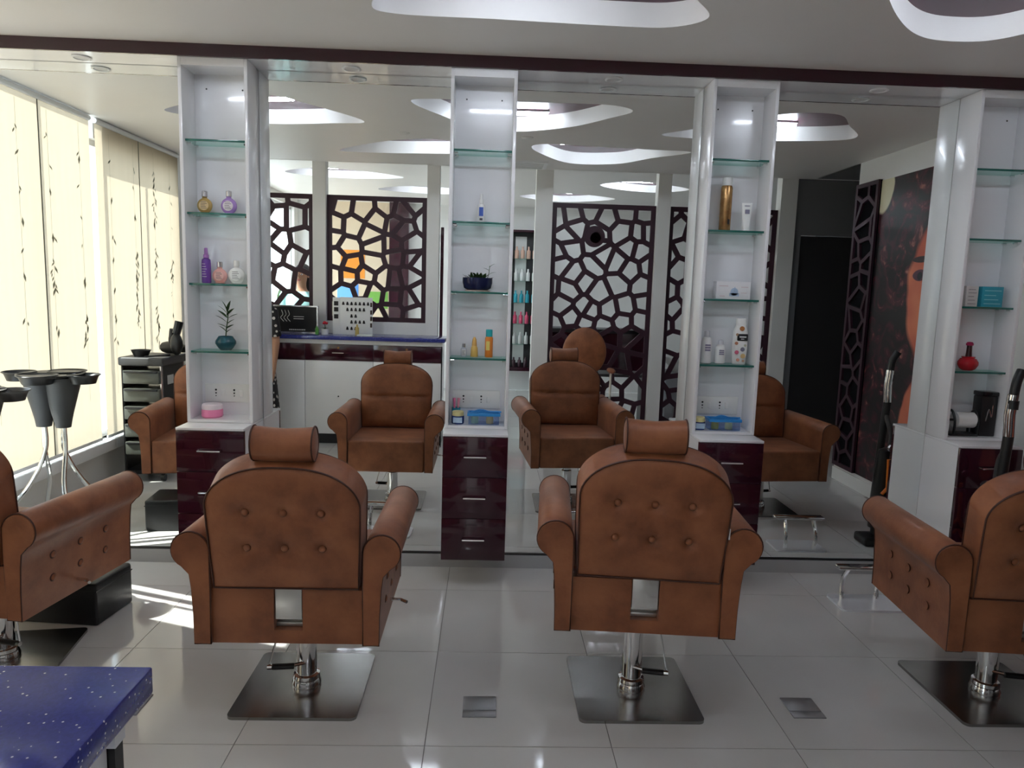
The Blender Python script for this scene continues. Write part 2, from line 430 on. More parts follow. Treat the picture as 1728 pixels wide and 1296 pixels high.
led(-1.55, -4.25, ZC2 + 0.08, 0.6, 0.0, 'white tube light in the rear ceiling beside the windows')
led(-0.65, -5.32, ZC2 + 0.08, 0.6, 0.0, 'white tube light in the rear ceiling before the notice posters')
led(1.62, -4.45, ZC2 + 0.08, 0.6, 0.0, 'white tube light in the rear ceiling over the black desk')
led(0.95, -5.55, ZC2 + 0.08, 0.6, 0.0, 'white tube light in the rear ceiling before the product rack')
LENS = mat('downlight_lens', (0.62, 0.62, 0.62), 0.3)
for i, x in enumerate((-1.908, -0.67, 0.565, 1.845)):
    t = thing('downlight', 'round recessed downlight in the soffit above the %s mirror' % ('window-side', 'counter-facing', 'lattice-facing', 'poster-side')[i], 'downlight',
              (x, -0.085, ZM), 0, 'soffit downlights')
    obj('ring', MB().lathe([(0.040, 0.0), (0.044, -0.004), (0.034, -0.007), (0.031, -0.003), (0.031, 0.0)], n=28), WFRAME, t)
    obj('lens', MB().lathe([(0, -0.003), (0.031, -0.003), (0.031, 0.0), (0, 0.0)], n=24), LENS, t)
for x, y, lb in ((-0.62, -1.56, 'counter'), (0.24, -1.56, 'middle recess')):
    tag(obj('ceiling_cover', MB().lathe([(0, -0.006), (0.035, -0.006), (0.042, -0.002), (0.042, 0), (0, 0)], (x, y, ZC), 24), WALLW),
        'small round cover plate on the ceiling by the %s' % lb, 'cover')
# cassette vent by the doorway
t = thing('ceiling_vent', 'square slatted air vent on the ceiling beside the doorway pillar', 'vent', (0.30, -2.62, ZC))
obj('frame', MB().box(-0.16, 0.16, 0.13, 0.16, -0.015, 0).box(-0.16, 0.16, -0.16, -0.13, -0.015, 0).box(-0.16, -0.13, -0.13, 0.13, -0.015, 0).box(0.13, 0.16, -0.13, 0.13, -0.015, 0), WFRAME, t)
obj('backing', box(-0.13, 0.13, -0.13, 0.13, -0.003, -0.001), BLACK, t)
for k in range(6): obj('slat', box(-0.13, 0.13, -0.115 + k * 0.042, -0.095 + k * 0.042, -0.012, -0.004), WFRAME, t)
# ground outside
struct('ground_outside', box(-16, XL - 0.2, -14, 8, -0.5, -0.1), mat('outside_paving', (0.5, 0.48, 0.45), 0.8, var=0.1))
# ------------------------------------------------------------------ mirrors
mspan = [(XM, TX[0][0], 'tall frameless wall mirror between the window and the purple-bottle tower'),
         (TX[0][1], TX[1][0], 'tall frameless wall mirror between the purple-bottle tower and the planter tower'),
         (TX[1][1], TX[2][0], 'tall frameless wall mirror between the planter tower and the golden-spray tower'),
         (TX[2][1], TX[3][0], 'tall frameless wall mirror between the golden-spray tower and the red-perfume tower'),
         (TX[3][1], XR, 'narrow wall mirror between the red-perfume tower and the side wall')]
for a, b, lb in mspan:
    tag(obj('wall_mirror', box(a + 0.001, b - 0.001, 0.0, 0.006, 0.0785, ZM - 0.0015), MIRROR, None, None), lb, 'mirror', 'wall mirrors')

# ------------------------------------------------------------------ display towers with drawer cabinets below
SHZ = [2.10, 1.768, 1.438, 1.116]
ZT = 0.770
names = ['purple-bottle', 'planter', 'golden-spray', 'red-perfume']
desc = ['white open display tower beside the window, holding round perfume bottles and a potted sprig',
        'white open display tower holding a navy planter and a white spray bottle',
        'white open display tower holding a tall golden spray can and a patterned lotion bottle',
        'white open display tower holding a red perfume flask and a black towel dispenser']
SOCK = mat('socket_plastic', (0.78, 0.78, 0.75), 0.3)
for i, (a, b) in enumerate(TX):
    cx = (a + b) / 2; hw = (b - a) / 2; T = 0.016
    t = thing('display_tower', desc[i], 'shelf', (cx, 0, ZT), 0, 'white display towers between the mirrors')
    H = ZM - ZT - 0.001
    for s in (-1, 1):
        x0, x1 = (-hw, -hw + T) if s < 0 else (hw - T, hw)
        obj('side_panel', box(x0, x1, YF, 0.0, 0.0005, H, 0.0015), WHITE, t)
    obj('top_panel', box(-hw + T, hw - T, YF, 0.0, H - 0.035, H), WHITE, t)
    obj('back_panel', box(-hw + T, hw - T, -0.012, 0.0, 0.0005, H - 0.035), WHITE, t)
    obj('bottom_panel', box(-hw + T, hw - T, YF, -0.012, 0.0005, 0.014), WHITE, t)
    for z in SHZ:
        s = obj('glass_shelf', box(-hw + T + 0.001, hw - T - 0.001, YF + 0.026, -0.014, z - ZT - 0.0105, z - ZT - 0.0005), SHELFGLASS, t, None)
        obj('shelf_edge', box(-hw + T + 0.001, hw - T - 0.001, YF + 0.022, YF + 0.026, z - ZT - 0.0105, z - ZT - 0.0005, 0.001), GREENEDGE, s)
        for sx in (-1, 1):
            for y in (YF + 0.05, -0.035):
                obj('shelf_bracket', MB().lathe([(0, 0), (0.006, 0), (0.006, 0.02), (0, 0.02)], (sx * (hw - T) - (0.02 if sx > 0 else 0), y, z - ZT - 0.0145), 8, axis='X'), CHROME, s)
    if i < 3:
        p = obj('socket_panel', box(-0.125, 0.095 + 0.02, -0.020, -0.012, 0.078, 0.170, 0.004), SOCK, t, loc=(0, 0, 0))
        for dx in (-0.055, 0.035):
            h = MB()
            for ox, oz, r in ((0, 0.016, 0.005), (-0.012, 0.0, 0.004), (0.012, 0.0, 0.004), (-0.011, -0.014, 0.0028), (0.011, -0.014, 0.0028)):
                h.lathe([(0, -0.0212), (r, -0.0212), (r, -0.018), (0, -0.018)], (dx - 0.015, 0, 0.124 + oz), 10, axis='Y')
            obj('socket_holes', h, BLACK, p)
            obj('switch', box(dx + 0.012, dx + 0.030, -0.0235, -0.0195, 0.108, 0.140, 0.002), SOCK, p)
    for sx in (-1, 1):
        obj('screw_cap', MB().lathe([(0, -0.0135), (0.004, -0.0135), (0.004, -0.0115), (0, -0.0115)], (sx * 0.085, 0, H - 0.10), 8, axis='Y'), BLACK, t)
    # drawer cabinet
    c = thing('drawer_cabinet', 'dark maroon three-drawer cabinet under the %s tower' % names[i], 'cabinet', (cx, 0, 0.15), 0, 'wall-hung drawer cabinets')
    obj('body', box(-hw, hw, -0.275, 0.0, 0.004, 0.607), WHITE, c)
    obj('top_board', box(-hw, hw, -0.298, 0.0, 0.607, 0.619, 0.0015), WHITE, c)
    zs_ = [(0.0, 0.205), (0.208, 0.408), (0.411, 0.605)]
    for z0, z1 in zs_:
        d = obj('drawer', box(-hw, hw, -0.297, -0.276, z0, z1, 0.0012), MAROON, c)
        zh = (z0 + z1) / 2 + 0.004
        hb = MB().tube([(-0.053, -0.297, zh), (-0.052, -0.318, zh), (0.052, -0.318, zh), (0.053, -0.297, zh)], 0.0045, 8)
        obj('handle', hb, CHROME, d)

# ------------------------------------------------------------------ things on the shelves
def profile_obj(name, prof, m, loc, label, cat, n=24, sx=1, sy=1, rz=0, parts=(), group=None):
    t = thing(name, label, cat, loc, rz, group)
    obj('body', MB().lathe(prof, n=n, sx=sx, sy=sy), m, t, 40)
    for nm, pr, mm in parts: obj(nm, MB().lathe(pr, n=n, sx=sx, sy=sy) if isinstance(pr, list) else pr, mm, t, 40)
    return t
def lines(x0, x1, y, zs, h=0.002, t=0.0006):
    mb = MB()
    for k, z in enumerate(zs): mb.box(x0, x1 - (k % 3) * 0.15 * (x1 - x0), y - t, y, z, z + h)
    return mb
PURP = plain('lavender_glass', (0.42, 0.26, 0.62), 0.12); AMBER = plain('amber_glass', (0.45, 0.30, 0.10), 0.12)
PINKG = plain('pink_glass', (0.80, 0.42, 0.38), 0.15); WHITEG = plain('white_glass', (0.82, 0.83, 0.82), 0.15)
VIOL = plain('violet_plastic', (0.16, 0.055, 0.33), 0.2); DKTXT = plain('dark_print', (0.06, 0.05, 0.07), 0.5)
PALE = plain('pale_label', (0.80, 0.74, 0.78), 0.5)
SILV = plain('silver_cap', (0.62, 0.60, 0.62), 0.18, metal=0.9)
YS = -0.075
def T(i, dx): return (TX[i][0] + TX[i][1]) / 2 + dx
def round_flask(x, z, R, m, capm, label, lab):
    pr = [(0.018, 0), (0.030, 0.004)] + [(R * math.sin(a), R + 0.0 - R * math.cos(a)) for a in [0.55 + 0.26 * k for k in range(9)]] + [(0.012, 2 * R * 0.985), (0.012, 2 * R + 0.006)]
    t = thing('perfume_flask', label, 'bottle', (x, YS, z))
    obj('body', MB().lathe(pr, n=28, sy=0.42), m, t, 50)
    obj('cap', MB().lathe([(0, 2 * R + 0.006), (0.0135, 2 * R + 0.006), (0.0135, 2 * R + 0.03), (0.012, 2 * R + 0.032), (0, 2 * R + 0.032)]), capm, t)
    obj('label_panel', MB().lathe([(0, 0), (R * 0.62, 0), (R * 0.62, 0.002), (0, 0.002)], (0, -R * 0.42 - 0.0005, R), 24, axis='Y'), lab, t)
    obj('label_print', lines(-R * 0.4, R * 0.42, -R * 0.42 - 0.0006, [R * (0.62 + 0.2 * k) for k in range(5)]), DKTXT, t)
z = SHZ[1]
round_flask(T(0, -0.082), z, 0.036, AMBER, SILV, 'round amber glass flask with silver cap on the glass shelf', plain('amber_label', (0.75, 0.55, 0.28), 0.4))
round_flask(T(0, 0.032), z, 0.038, PURP, SILV, 'round lavender glass flask with silver cap on the glass shelf', PALE)
z = SHZ[2]
round_flask(T(0, -0.018), z, 0.036, PINKG, SILV, 'round pink glass flask with silver cap beside the violet pump bottle', plain('pink_label', (0.82, 0.50, 0.45), 0.4))
round_flask(T(0, 0.062), z, 0.040, WHITEG, WHITEG, 'round white flask beside the pink flask', plain('white_label', (0.86, 0.88, 0.87), 0.5))
t = profile_obj('pump_bottle', [(0.018, 0), (0.0215, 0.003), (0.022, 0.09), (0.020, 0.112), (0.010, 0.12)], VIOL, (T(0, -0.082), YS, z),
   'slim violet pump bottle with mauve nozzle on the glass shelf', 'bottle', parts=[('pump_head', [(0.0, 0.12), (0.013, 0.12), (0.013, 0.135), (0.009, 0.138), (0.008, 0.165), (0.006, 0.168), (0, 0.168)], plain('mauve', (0.40, 0.18, 0.48), 0.3))])
obj('label_print', lines(-0.012, 0.010, -0.0225, [0.03 + 0.012 * k for k in range(6)]), PALE, t)
# potted sprig
def leaf_mesh(L, wd, n=5, fold=0.25):
    mb = MB(); vs, fs = [], []
    for k in range(n + 1):
        u = k / n; ww = wd * math.sin(PI * (0.06 + 0.94 * u)) ** 0.8 * (1 - 0.3 * u); y = L * u; zc = -L * 0.18 * u * u
        vs += [(-ww, y, zc + ww * fold), (0, y, zc), (ww, y, zc + ww * fold)]
    for k in range(n):
        a = 3 * k; fs += [(a, a + 1, a + 4, a + 3), (a + 1, a + 2, a + 5, a + 4)]
    mb.quads(vs, fs); me = mb.mesh('leaf', 60); me.materials.append(LEAF); return me
def place_leaf(me, parent, p, d, roll=0.0, s=1.0):
    o = link('leaf', me, LEAF, parent); d = Vector(d).normalized()
    q = d.to_track_quat('Y', 'Z'); o.rotation_euler = (q @ Matrix.Rotation(roll, 3, 'Y').to_quaternion()).to_euler()
    o.location = p; o.scale = (s, s, s); return o
TEALG = plain('teal_glaze', (0.012, 0.075, 0.10), 0.08); SOIL = plain('soil', (0.05, 0.03, 0.02), 0.9)
t = thing('potted_plant', 'small green sprig in a round teal glazed pot on the glass shelf', 'plant', (T(0, 0.003), YS, SHZ[3]))
obj('pot', MB().lathe([(0, 0), (0.026, 0), (0.036, 0.012), (0.049, 0.033), (0.048, 0.045), (0.037, 0.062), (0.033, 0.068), (0.030, 0.066), (0.033, 0.058), (0, 0.055)], n=28), TEALG, t, 60)
obj('soil', MB().lathe([(0, 0.058), (0.031, 0.058), (0.031, 0.0575), (0, 0.0575)]), SOIL, t)
obj('stem', MB().tube([(0, 0, 0.055), (0.004, 0, 0.10), (0.012, 0, 0.15), (0.014, 0, 0.19)], 0.0028, 6), LEAF, t)
lm = leaf_mesh(0.062, 0.011)
for zz, sx_, up in ((0.085, 1, .7), (0.09, -1, .9), (0.105, 1, .6), (0.11, -1, .6), (0.125, 1, .8), (0.135, -1, .7), (0.15, 1, .6), (0.158, -1, .8), (0.17, 1, .9), (0.175, -1, 1.2), (0.185, 0.4, 1.6), (0.187, -0.4, 1.8)):
    place_leaf(lm, t, (0.004 + 0.06 * (zz - 0.08), rnd.uniform(-.004, .004), zz), (sx_ * 0.8, rnd.uniform(-.5, .3), up), rnd.uniform(-.4, .4), 0.75 if zz < 0.13 else 1.0)
HOTP = plain('pink_plastic', (0.85, 0.25, 0.45), 0.35)
t = thing('cream_jar', 'low pink cream jar with white lid under the switch panel', 'jar', (T(0, -0.066), -0.085, ZT + 0.0145))
obj('body', MB().lathe([(0, 0), (0.045, 0), (0.050, 0.006), (0.050, 0.034), (0.046, 0.040), (0, 0.040)], n=32), HOTP, t)
obj('lid', MB().lathe([(0, 0.040), (0.048, 0.040), (0.049, 0.044), (0.047, 0.062), (0.042, 0.066), (0, 0.066)], n=32), plain('white_pink_lid', (0.85, 0.74, 0.78), 0.35), t)
# planter tower
WPL = plain('white_plastic', (0.82, 0.82, 0.80), 0.3); BLUEL = plain('blue_label', (0.04, 0.10, 0.42), 0.4)
t = profile_obj('spray_bottle', [(0.017, 0), (0.019, 0.003), (0.019, 0.075), (0.016, 0.086), (0.009, 0.09)], WPL, (T(1, -0.002), YS, SHZ[1]),
  'white spray bottle with a blue label on the glass shelf', 'bottle', parts=[('nozzle', [(0, 0.09), (0.011, 0.09), (0.011, 0.105), (0.0075, 0.11), (0.0065, 0.135), (0, 0.137)], WPL)])
obj('label_panel', box(-0.010, 0.010, -0.0200, -0.0185, 0.030, 0.072), BLUEL, t); obj('label_print', box(-0.007, 0.007, -0.0200, -0.0185, 0.010, 0.020), DKTXT, t)
NAVY = plain('navy_glaze', (0.010, 0.014, 0.055), 0.1)
t = thing('planter', 'oval navy planter with green succulents on the glass shelf', 'plant', (T(1, -0.012), -0.085, SHZ[2]))
obj('pot', MB().lathe([(0, 0.006), (0.050, 0.006), (0.066, 0.016), (0.073, 0.042), (0.073, 0.066), (0.069, 0.066), (0.066, 0.05), (0, 0.05)], n=36, sy=0.62), NAVY, t, 50)
obj('saucer', MB().lathe([(0, 0), (0.060, 0), (0.062, 0.006), (0, 0.006)], n=30, sy=0.62), plain('terracotta_saucer', (0.55, 0.42, 0.35), 0.6), t)
obj('soil', MB().lathe([(0, 0.055), (0.066, 0.055), (0.066, 0.053), (0, 0.053)], n=30, sy=0.6), SOIL, t)
lm2 = leaf_mesh(0.045, 0.008)
for k in range(30):
    a = rnd.uniform(0, 2 * PI); r = rnd.uniform(0, 0.055)
    place_leaf(lm2, t, (r * math.cos(a), r * math.sin(a) * 0.5, 0.055), (math.cos(a) * rnd.uniform(.2, 1), math.sin(a) * 0.6, rnd.uniform(.3, 1.2)), rnd.uniform(-.5, .5), rnd.uniform(.6, 1.2))
obj('tall_stem', MB().tube([(0.045, 0, 0.055), (0.055, 0, 0.09), (0.058, 0, 0.125)], 0.0018, 6), LEAF, t)
for k in range(3): place_leaf(lm2, t, (0.057, 0, 0.085 + 0.016 * k), ((1, -0.8, 0.5)[k], -0.2, 0.5), 0, 0.8)
ORG = plain('orange_liquid', (0.72, 0.22, 0.03), 0.15); GOLD = plain('gold_liquid', (0.70, 0.46, 0.12), 0.15); TEALC = plain('teal_cap', (0.02, 0.38, 0.40), 0.35)
GLASSY = plain('frosted_vial', (0.66, 0.68, 0.74), 0.15)
z = SHZ[3]
t = profile_obj('serum_vial', [(0.013, 0), (0.0145, 0.002), (0.0145, 0.040), (0.007, 0.046)], GLASSY, (T(1, -0.072), YS, z), 'small clear serum vial with a white label on the glass shelf', 'bottle',
  parts=[('cap', [(0, 0.046), (0.0085, 0.046), (0.0085, 0.064), (0, 0.064)], SILV)])
obj('label_panel', box(-0.010, 0.010, -0.0155, -0.0140, 0.006, 0.036), WPL, t); obj('label_print', lines(-0.008, 0.008, -0.0156, [0.010, 0.016, 0.022, 0.028]), DKTXT, t)
profile_obj('gold_bottle', [(0.017, 0), (0.019, 0.003), (0.016, 0.045), (0.011, 0.055)], GOLD, (T(1, -0.020), YS, z), 'tapered golden oil bottle on the glass shelf', 'bottle',
  parts=[('cap', [(0, 0.055), (0.013, 0.055), (0.010, 0.085), (0.004, 0.098), (0, 0.098)], plain('gold_cap', (0.72, 0.42, 0.12), 0.2, metal=0.3))])
t = profile_obj('oil_bottle', [(0.018, 0), (0.0195, 0.003), (0.0195, 0.095), (0.015, 0.102)], ORG, (T(1, 0.052), YS, z), 'tall orange oil bottle with a teal cap on the glass shelf', 'bottle',
  parts=[('cap', [(0, 0.102), (0.0165, 0.102), (0.0165, 0.135), (0.014, 0.137), (0, 0.137)], TEALC)])
obj('label_panel', box(-0.014, 0.004, -0.0205, -0.0188, 0.035, 0.08), plain('yellow_label', (0.75, 0.60, 0.15), 0.4), t)
# tubs and baskets under the switch panels
CREAM = plain('cream_lid', (0.75, 0.66, 0.32), 0.4); NAVYP = plain('navy_plastic', (0.02, 0.045, 0.20), 0.25); AQUA = plain('blue_plastic', (0.03, 0.25, 0.62), 0.3)
def tub(x, label):
    t = thing('cream_tub', label, 'tub', (x, -0.105, ZT + 0.0145))
    obj('body', MB().lathe([(0, 0), (0.029, 0), (0.031, 0.004), (0.031, 0.040), (0, 0.040)], n=28), NAVYP, t)
    obj('lid', MB().lathe([(0, 0.040), (0.029, 0.040), (0.030, 0.044), (0.029, 0.060), (0.025, 0.063), (0, 0.063)], n=28), CREAM, t)
    obj('label_panel', MB().box(-0.022, 0.022, -0.0325, -0.022, 0.008, 0.034), plain('sky_label', (0.45, 0.60, 0.75), 0.4), t)
def basket(x, label, i):
    t = thing('tool_basket', label, 'basket', (x, -0.095, ZT + 0.0145))
    mb = MB()
    for s in (-1, 1):
        mb.box(-0.075, 0.075, s * 0.04 - 0.001, s * 0.04 + 0.001, 0.002, 0.045); mb.box(s * 0.075 - 0.001, s * 0.075 + 0.001, -0.04, 0.04, 0.002, 0.045)
    mb.box(-0.075, 0.075, -0.04, 0.04, 0, 0.002); obj('tray', mb, CLEAR, t)
    rim = [(-0.08, -0.044), (0.08, -0.044), (0.08, 0.044), (-0.08, 0.044)]
    mb = MB()
    for s in (-1, 1): mb.box(-0.082, 0.082, s * 0.041 - 0.004, s * 0.041 + 0.004, 0.043, 0.058, 0.002); mb.box(s * 0.078 - 0.004, s * 0.078 + 0.004, -0.041, 0.041, 0.043, 0.058, 0.002)
    obj('rim', mb, AQUA, t)
    obj('handle', MB().tube(spline([(-0.07, -0.03, 0.056), (-0.02, -0.02, 0.072), (0.03, -0.01, 0.062), (0.086, 0.0, 0.06)]), 0.004, 8), AQUA, t)
    return t
b1 = basket(T(1, 0.036), 'clear tray with bright blue rim beside the navy tub in the planter tower', 1)
b2 = basket(T(2, 0.018), 'clear tray with bright blue rim beside the navy tub in the golden-spray tower', 2)
tub(T(1, -0.093), 'navy cream tub with cream lid in the planter tower'); tub(T(2, -0.108), 'navy cream tub with cream lid in the golden-spray tower')
for x, i, cs in ((T(1, 0.036), 1, ((-0.045, (0.45, 0.65, 0.45)), (0.03, (0.70, 0.50, 0.20)))), (T(2, 0.018), 2, ((-0.04, (0.62, 0.60, 0.20)), (0.03, (0.70, 0.66, 0.35))))):
    for k, (dx, cc) in enumerate(cs):
        tag(obj('small_jar', MB().lathe([(0, 0), (0.018, 0), (0.019, 0.022), (0.017, 0.026), (0.018, 0.034), (0, 0.034)], (x + dx, -0.095, ZT + 0.0167), 20), plain('jar_%d%d' % (i, k), cc, 0.35)),
            'small %s jar inside the clear tray of the %s tower' % (('green', 'amber', 'yellow', 'cream')[(i - 1) * 2 + k], names[i]), 'jar')
t = thing('brush_cup', 'teal cup with a pink brush behind the navy tub in the planter tower', 'cup', (T(1, -0.105), -0.045, ZT + 0.0145))
obj('cup', MB().lathe([(0, 0), (0.018, 0), (0.022, 0.07), (0.020, 0.07), (0.017, 0.004), (0, 0.004)], n=20), plain('teal_cup', (0.03, 0.30, 0.42), 0.3), t)
for k, c in ((-0.006, (0.80, 0.20, 0.36)), (0.007, (0.80, 0.35, 0.45))):
    obj('brush', MB().tube([(k, 0, 0.006), (k * 1.5, 0, 0.08), (k * 1.8, 0, 0.118)], [0.003, 0.005, 0.008], 8), plain('brush%d' % (k > 0), c, 0.4), t)
# golden-spray tower
GOLDM = mat('gold_lacquer', (0.50, 0.30, 0.12), 0.25, 0.6, color2=(0.30, 0.14, 0.05), scale=30)
t = profile_obj('hair_spray', [(0.026, 0), (0.028, 0.003), (0.028, 0.205), (0.024, 0.215)], GOLDM, (T(2, -0.035), YS, SHZ[1]), 'tall golden hair spray can with a white cap on the glass shelf', 'spray can',
  parts=[('cap', [(0, 0.215), (0.0255, 0.215), (0.0255, 0.252), (0.023, 0.254), (0, 0.254)], WPL)])
obj('label_print', MB().box(0.004, 0.014, -0.0292, -0.027, 0.03, 0.055), BLACK, t)
mb = MB(); vs, fs = [], []
for k in range(7):
    u = k / 6; hw = 0.019 + 0.007 * u; hd = 0.015 * (1 - u) + 0.0012
    for a in range(16): vs.append((hw * math.cos(2 * PI * a / 16), hd * math.sin(2 * PI * a / 16), 0.022 + 0.115 * u))
for k in range(6):
    for a in range(16): fs.append((k * 16 + a, k * 16 + (a + 1) % 16, k * 16 + 16 + (a + 1) % 16, k * 16 + 16 + a))
mb.quads(vs, fs + [tuple(range(96, 112)), tuple(range(16))])
t = thing('cream_tube', 'white squeeze tube standing on its cap beside the golden spray', 'tube', (T(2, 0.070), YS, SHZ[1]))
obj('body', mb, WPL, t); obj('cap', MB().lathe([(0, 0), (0.018, 0), (0.018, 0.022), (0, 0.022)]), WPL, t)
obj('label_print', MB().box(-0.010, 0.010, -0.0135, -0.006, 0.085, 0.105).box(-0.013, 0.012, -0.008, -0.004, 0.122, 0.125), plain('grey_print', (0.25, 0.24, 0.33), 0.5), t)
t = thing('carton', 'flat white carton printed with a blue emblem on the glass shelf', 'box', (T(2, 0.024), -0.08, SHZ[2]))
obj('body', box(-0.088, 0.082, -0.025, 0.025, 0, 0.085, 0.001), plain('white_carton', (0.80, 0.79, 0.80), 0.5), t)
obj('emblem', MB().box(-0.022, 0.026, -0.0257, -0.0248, 0.014, 0.030).tube([(0.0, -0.0255, 0.03), (0.004, -0.0255, 0.06)], 0.0015, 6).lathe([(0.016, -0.0257), (0.019, -0.0257), (0.019, -0.025), (0.016, -0.025)], (0.002, 0, 0.036), 20, axis='Y'), plain('pale_blue_print', (0.40, 0.52, 0.68), 0.5), t)
PL_ = obj('print_lines', MB().box(-0.075, -0.03, -0.0257, -0.0248, 0.062, 0.065).box(0.035, 0.07, -0.0257, -0.0248, 0.058, 0.061).box(-0.07, -0.045, -0.0257, -0.0248, 0.012, 0.016).box(0.035, 0.065, -0.0257, -0.0248, 0.03, 0.032), plain('pink_print', (0.65, 0.50, 0.52), 0.5), t); PL_['kind'] = 'stuff'
z = SHZ[3]
def lotion(x, R, H, label):
    t = profile_obj('lotion_bottle', [(R * .8, 0), (R, 0.003), (R, H * .66), (R * .8, H * .76), (R * .45, H * .80)], WPL, (x, YS, z), label, 'bottle',
      parts=[('cap', [(0, H * .80), (R * .55, H * .80), (R * .5, H * .97), (R * .3, H), (0, H)], plain('translucent_cap', (0.70, 0.70, 0.74), 0.2))])
    mb = MB()
    for k in range(3): mb.box(-R * .5, R * .5, -R - 0.0006, -R * .85, H * (.38 + .075 * k), H * (.38 + .075 * k) + H * .05)
    obj('label_print', mb, plain('grey_print', (0.25, 0.24, 0.33), 0.5), t)
lotion(T(2, -0.085), 0.026, 0.165, 'taller white lotion bottle with clear cap on the glass shelf')
lotion(T(2, -0.014), 0.024, 0.120, 'shorter white lotion bottle between the tall lotion and the patterned bottle')
t = thing('shampoo_bottle', 'white shampoo bottle patterned with small pink and brown motifs', 'bottle', (T(2, 0.082), YS, z))
obj('body', MB().lathe([(0.030, 0), (0.034, 0.004), (0.039, 0.09), (0.036, 0.165), (0.026, 0.19), (0.024, 0.195)], n=28, sy=0.6), WPL, t, 50)
obj('cap', MB().lathe([(0, 0.195), (0.027, 0.195), (0.027, 0.225), (0.024, 0.228), (0, 0.228)], n=28, sy=0.6), WPL, t)
obj('label_panel', box(-0.022, 0.030, -0.0252, -0.0215, 0.118, 0.152, 0.004), BLACK, t)
obj('label_text', MB().box(-0.012, 0.022, -0.0262, -0.025, 0.134, 0.140).box(-0.004, 0.012, -0.0262, -0.025, 0.125, 0.128), WPL, t)
for (x_, z_, r_, cc) in ((-0.024, 0.105, 0.008, (0.45, 0.2, 0.12)), (-0.022, 0.148, 0.007, (0.5, 0.32, 0.2)), (0.02, 0.095, 0.006, (0.42, 0.42, 0.3)), (0.008, 0.075, 0.011, (0.16, 0.16, 0.22)), (-0.02, 0.06, 0.010, (0.62, 0.12, 0.2)), (0.012, 0.042, 0.012, (0.65, 0.45, 0.2)), (-0.012, 0.022, 0.008, (0.7, 0.35, 0.25)), (0.015, 0.018, 0.006, (0.5, 0.3, 0.2)), (0.0, 0.178, 0.012, (0.45, 0.18, 0.06))):
    obj('motif', MB().lathe([(0, -0.0255), (r_, -0.0245), (r_, -0.019), (0, -0.019)], (x_, 0, z_), 12, axis='Y'), plain('motif%.3f' % z_, cc, 0.5), t)
# red-perfume tower
z = SHZ[2]
t = thing('carton', 'small white carton beside the turquoise carton on the glass shelf', 'box', (T(3, -0.062), -0.085, z))
obj('body', box(-0.030, 0.030, -0.03, 0.03, 0, 0.100, 0.001), plain('grey_carton', (0.62, 0.60, 0.58), 0.5), t)
obj('print_lines', lines(-0.02, 0.022, -0.0304, [0.012, 0.03, 0.048, 0.066, 0.082]), DKTXT, t)
t = thing('carton', 'turquoise carton with pale lettering lines on the glass shelf', 'box', (T(3, 0.040), -0.085, z))
obj('body', box(-0.052, 0.055, -0.03, 0.03, 0, 0.100, 0.001), plain('turquoise_carton', (0.03, 0.32, 0.42), 0.4), t)
obj('print_lines', lines(-0.04, 0.045, -0.0304, [0.014, 0.034, 0.055, 0.078], 0.004), plain('pale_aqua', (0.30, 0.62, 0.66), 0.5), t)
RED = plain('red_lacquer', (0.50, 0.015, 0.025), 0.1)
t = thing('perfume_flask', 'round glossy red perfume flask with dark neck and pink stopper', 'bottle', (T(3, -0.018), YS, SHZ[3]))
obj('body', MB().lathe([(0.024, 0), (0.036, 0.008), (0.047, 0.028), (0.047, 0.042), (0.036, 0.060), (0.018, 0.066)], n=30), RED, t, 50)
obj('collar', MB().lathe([(0.018, 0.062), (0.030, 0.064), (0.032, 0.070), (0.018, 0.072)], n=30), RED, t)
obj('neck', MB().lathe([(0.015, 0.07), (0.013, 0.09), (0.012, 0.128), (0, 0.128)], n=20), plain('brown_neck', (0.05, 0.012, 0.012), 0.3), t)
obj('stopper', MB().lathe([(0, 0.124), (0.016, 0.126), (0.018, 0.134), (0.012, 0.143), (0, 0.145)], n=20), plain('crimson_stopper', (0.45, 0.02, 0.10), 0.3), t)
zb = ZT + 0.0145
t = thing('towel_dispenser', 'black wire holder with a white paper roll under the red perfume', 'holder', (T(3, -0.020), -0.09, zb))
obj('base', box(-0.085, 0.06, -0.04, 0.04, 0, 0.012, 0.003), BLACK, t)
obj('roll', MB().lathe([(0.008, -0.045), (0.040, -0.045), (0.040, 0.05), (0.008, 0.05)], (0, 0, 0.078), 28, axis='X'), plain('paper', (0.78, 0.78, 0.76), 0.8), t)
obj('spindle', MB().lathe([(0, -0.07), (0.006, -0.07), (0.006, 0.056), (0, 0.056)], (0, 0, 0.078), 10, axis='X'), BLACK, t)
for x in (-0.066, 0.054): obj('end_frame', MB().tube(spline([(x, -0.035, 0.01), (x, -0.036, 0.08), (x, 0, 0.128), (x, 0.036, 0.08), (x, 0.035, 0.01)]), 0.006, 8), BLACK, t)
t = thing('black_case', 'upright glossy black tool case behind the paper roll', 'case', (T(3, 0.090), -0.085, zb))
obj('body', box(-0.042, 0.042, -0.035, 0.035, 0, 0.205, 0.006), BLACK, t); obj('lid', box(-0.044, 0.044, -0.037, 0.037, 0.205, 0.228, 0.005), plain('gloss_black', (0.01, 0.01, 0.012), 0.1), t)
obj('ornament', MB().tube(spline([(-0.015, -0.037, 0.08), (-0.005, -0.039, 0.14), (0.012, -0.037, 0.10), (0.015, -0.038, 0.16)]), 0.003, 6), SILV, t)
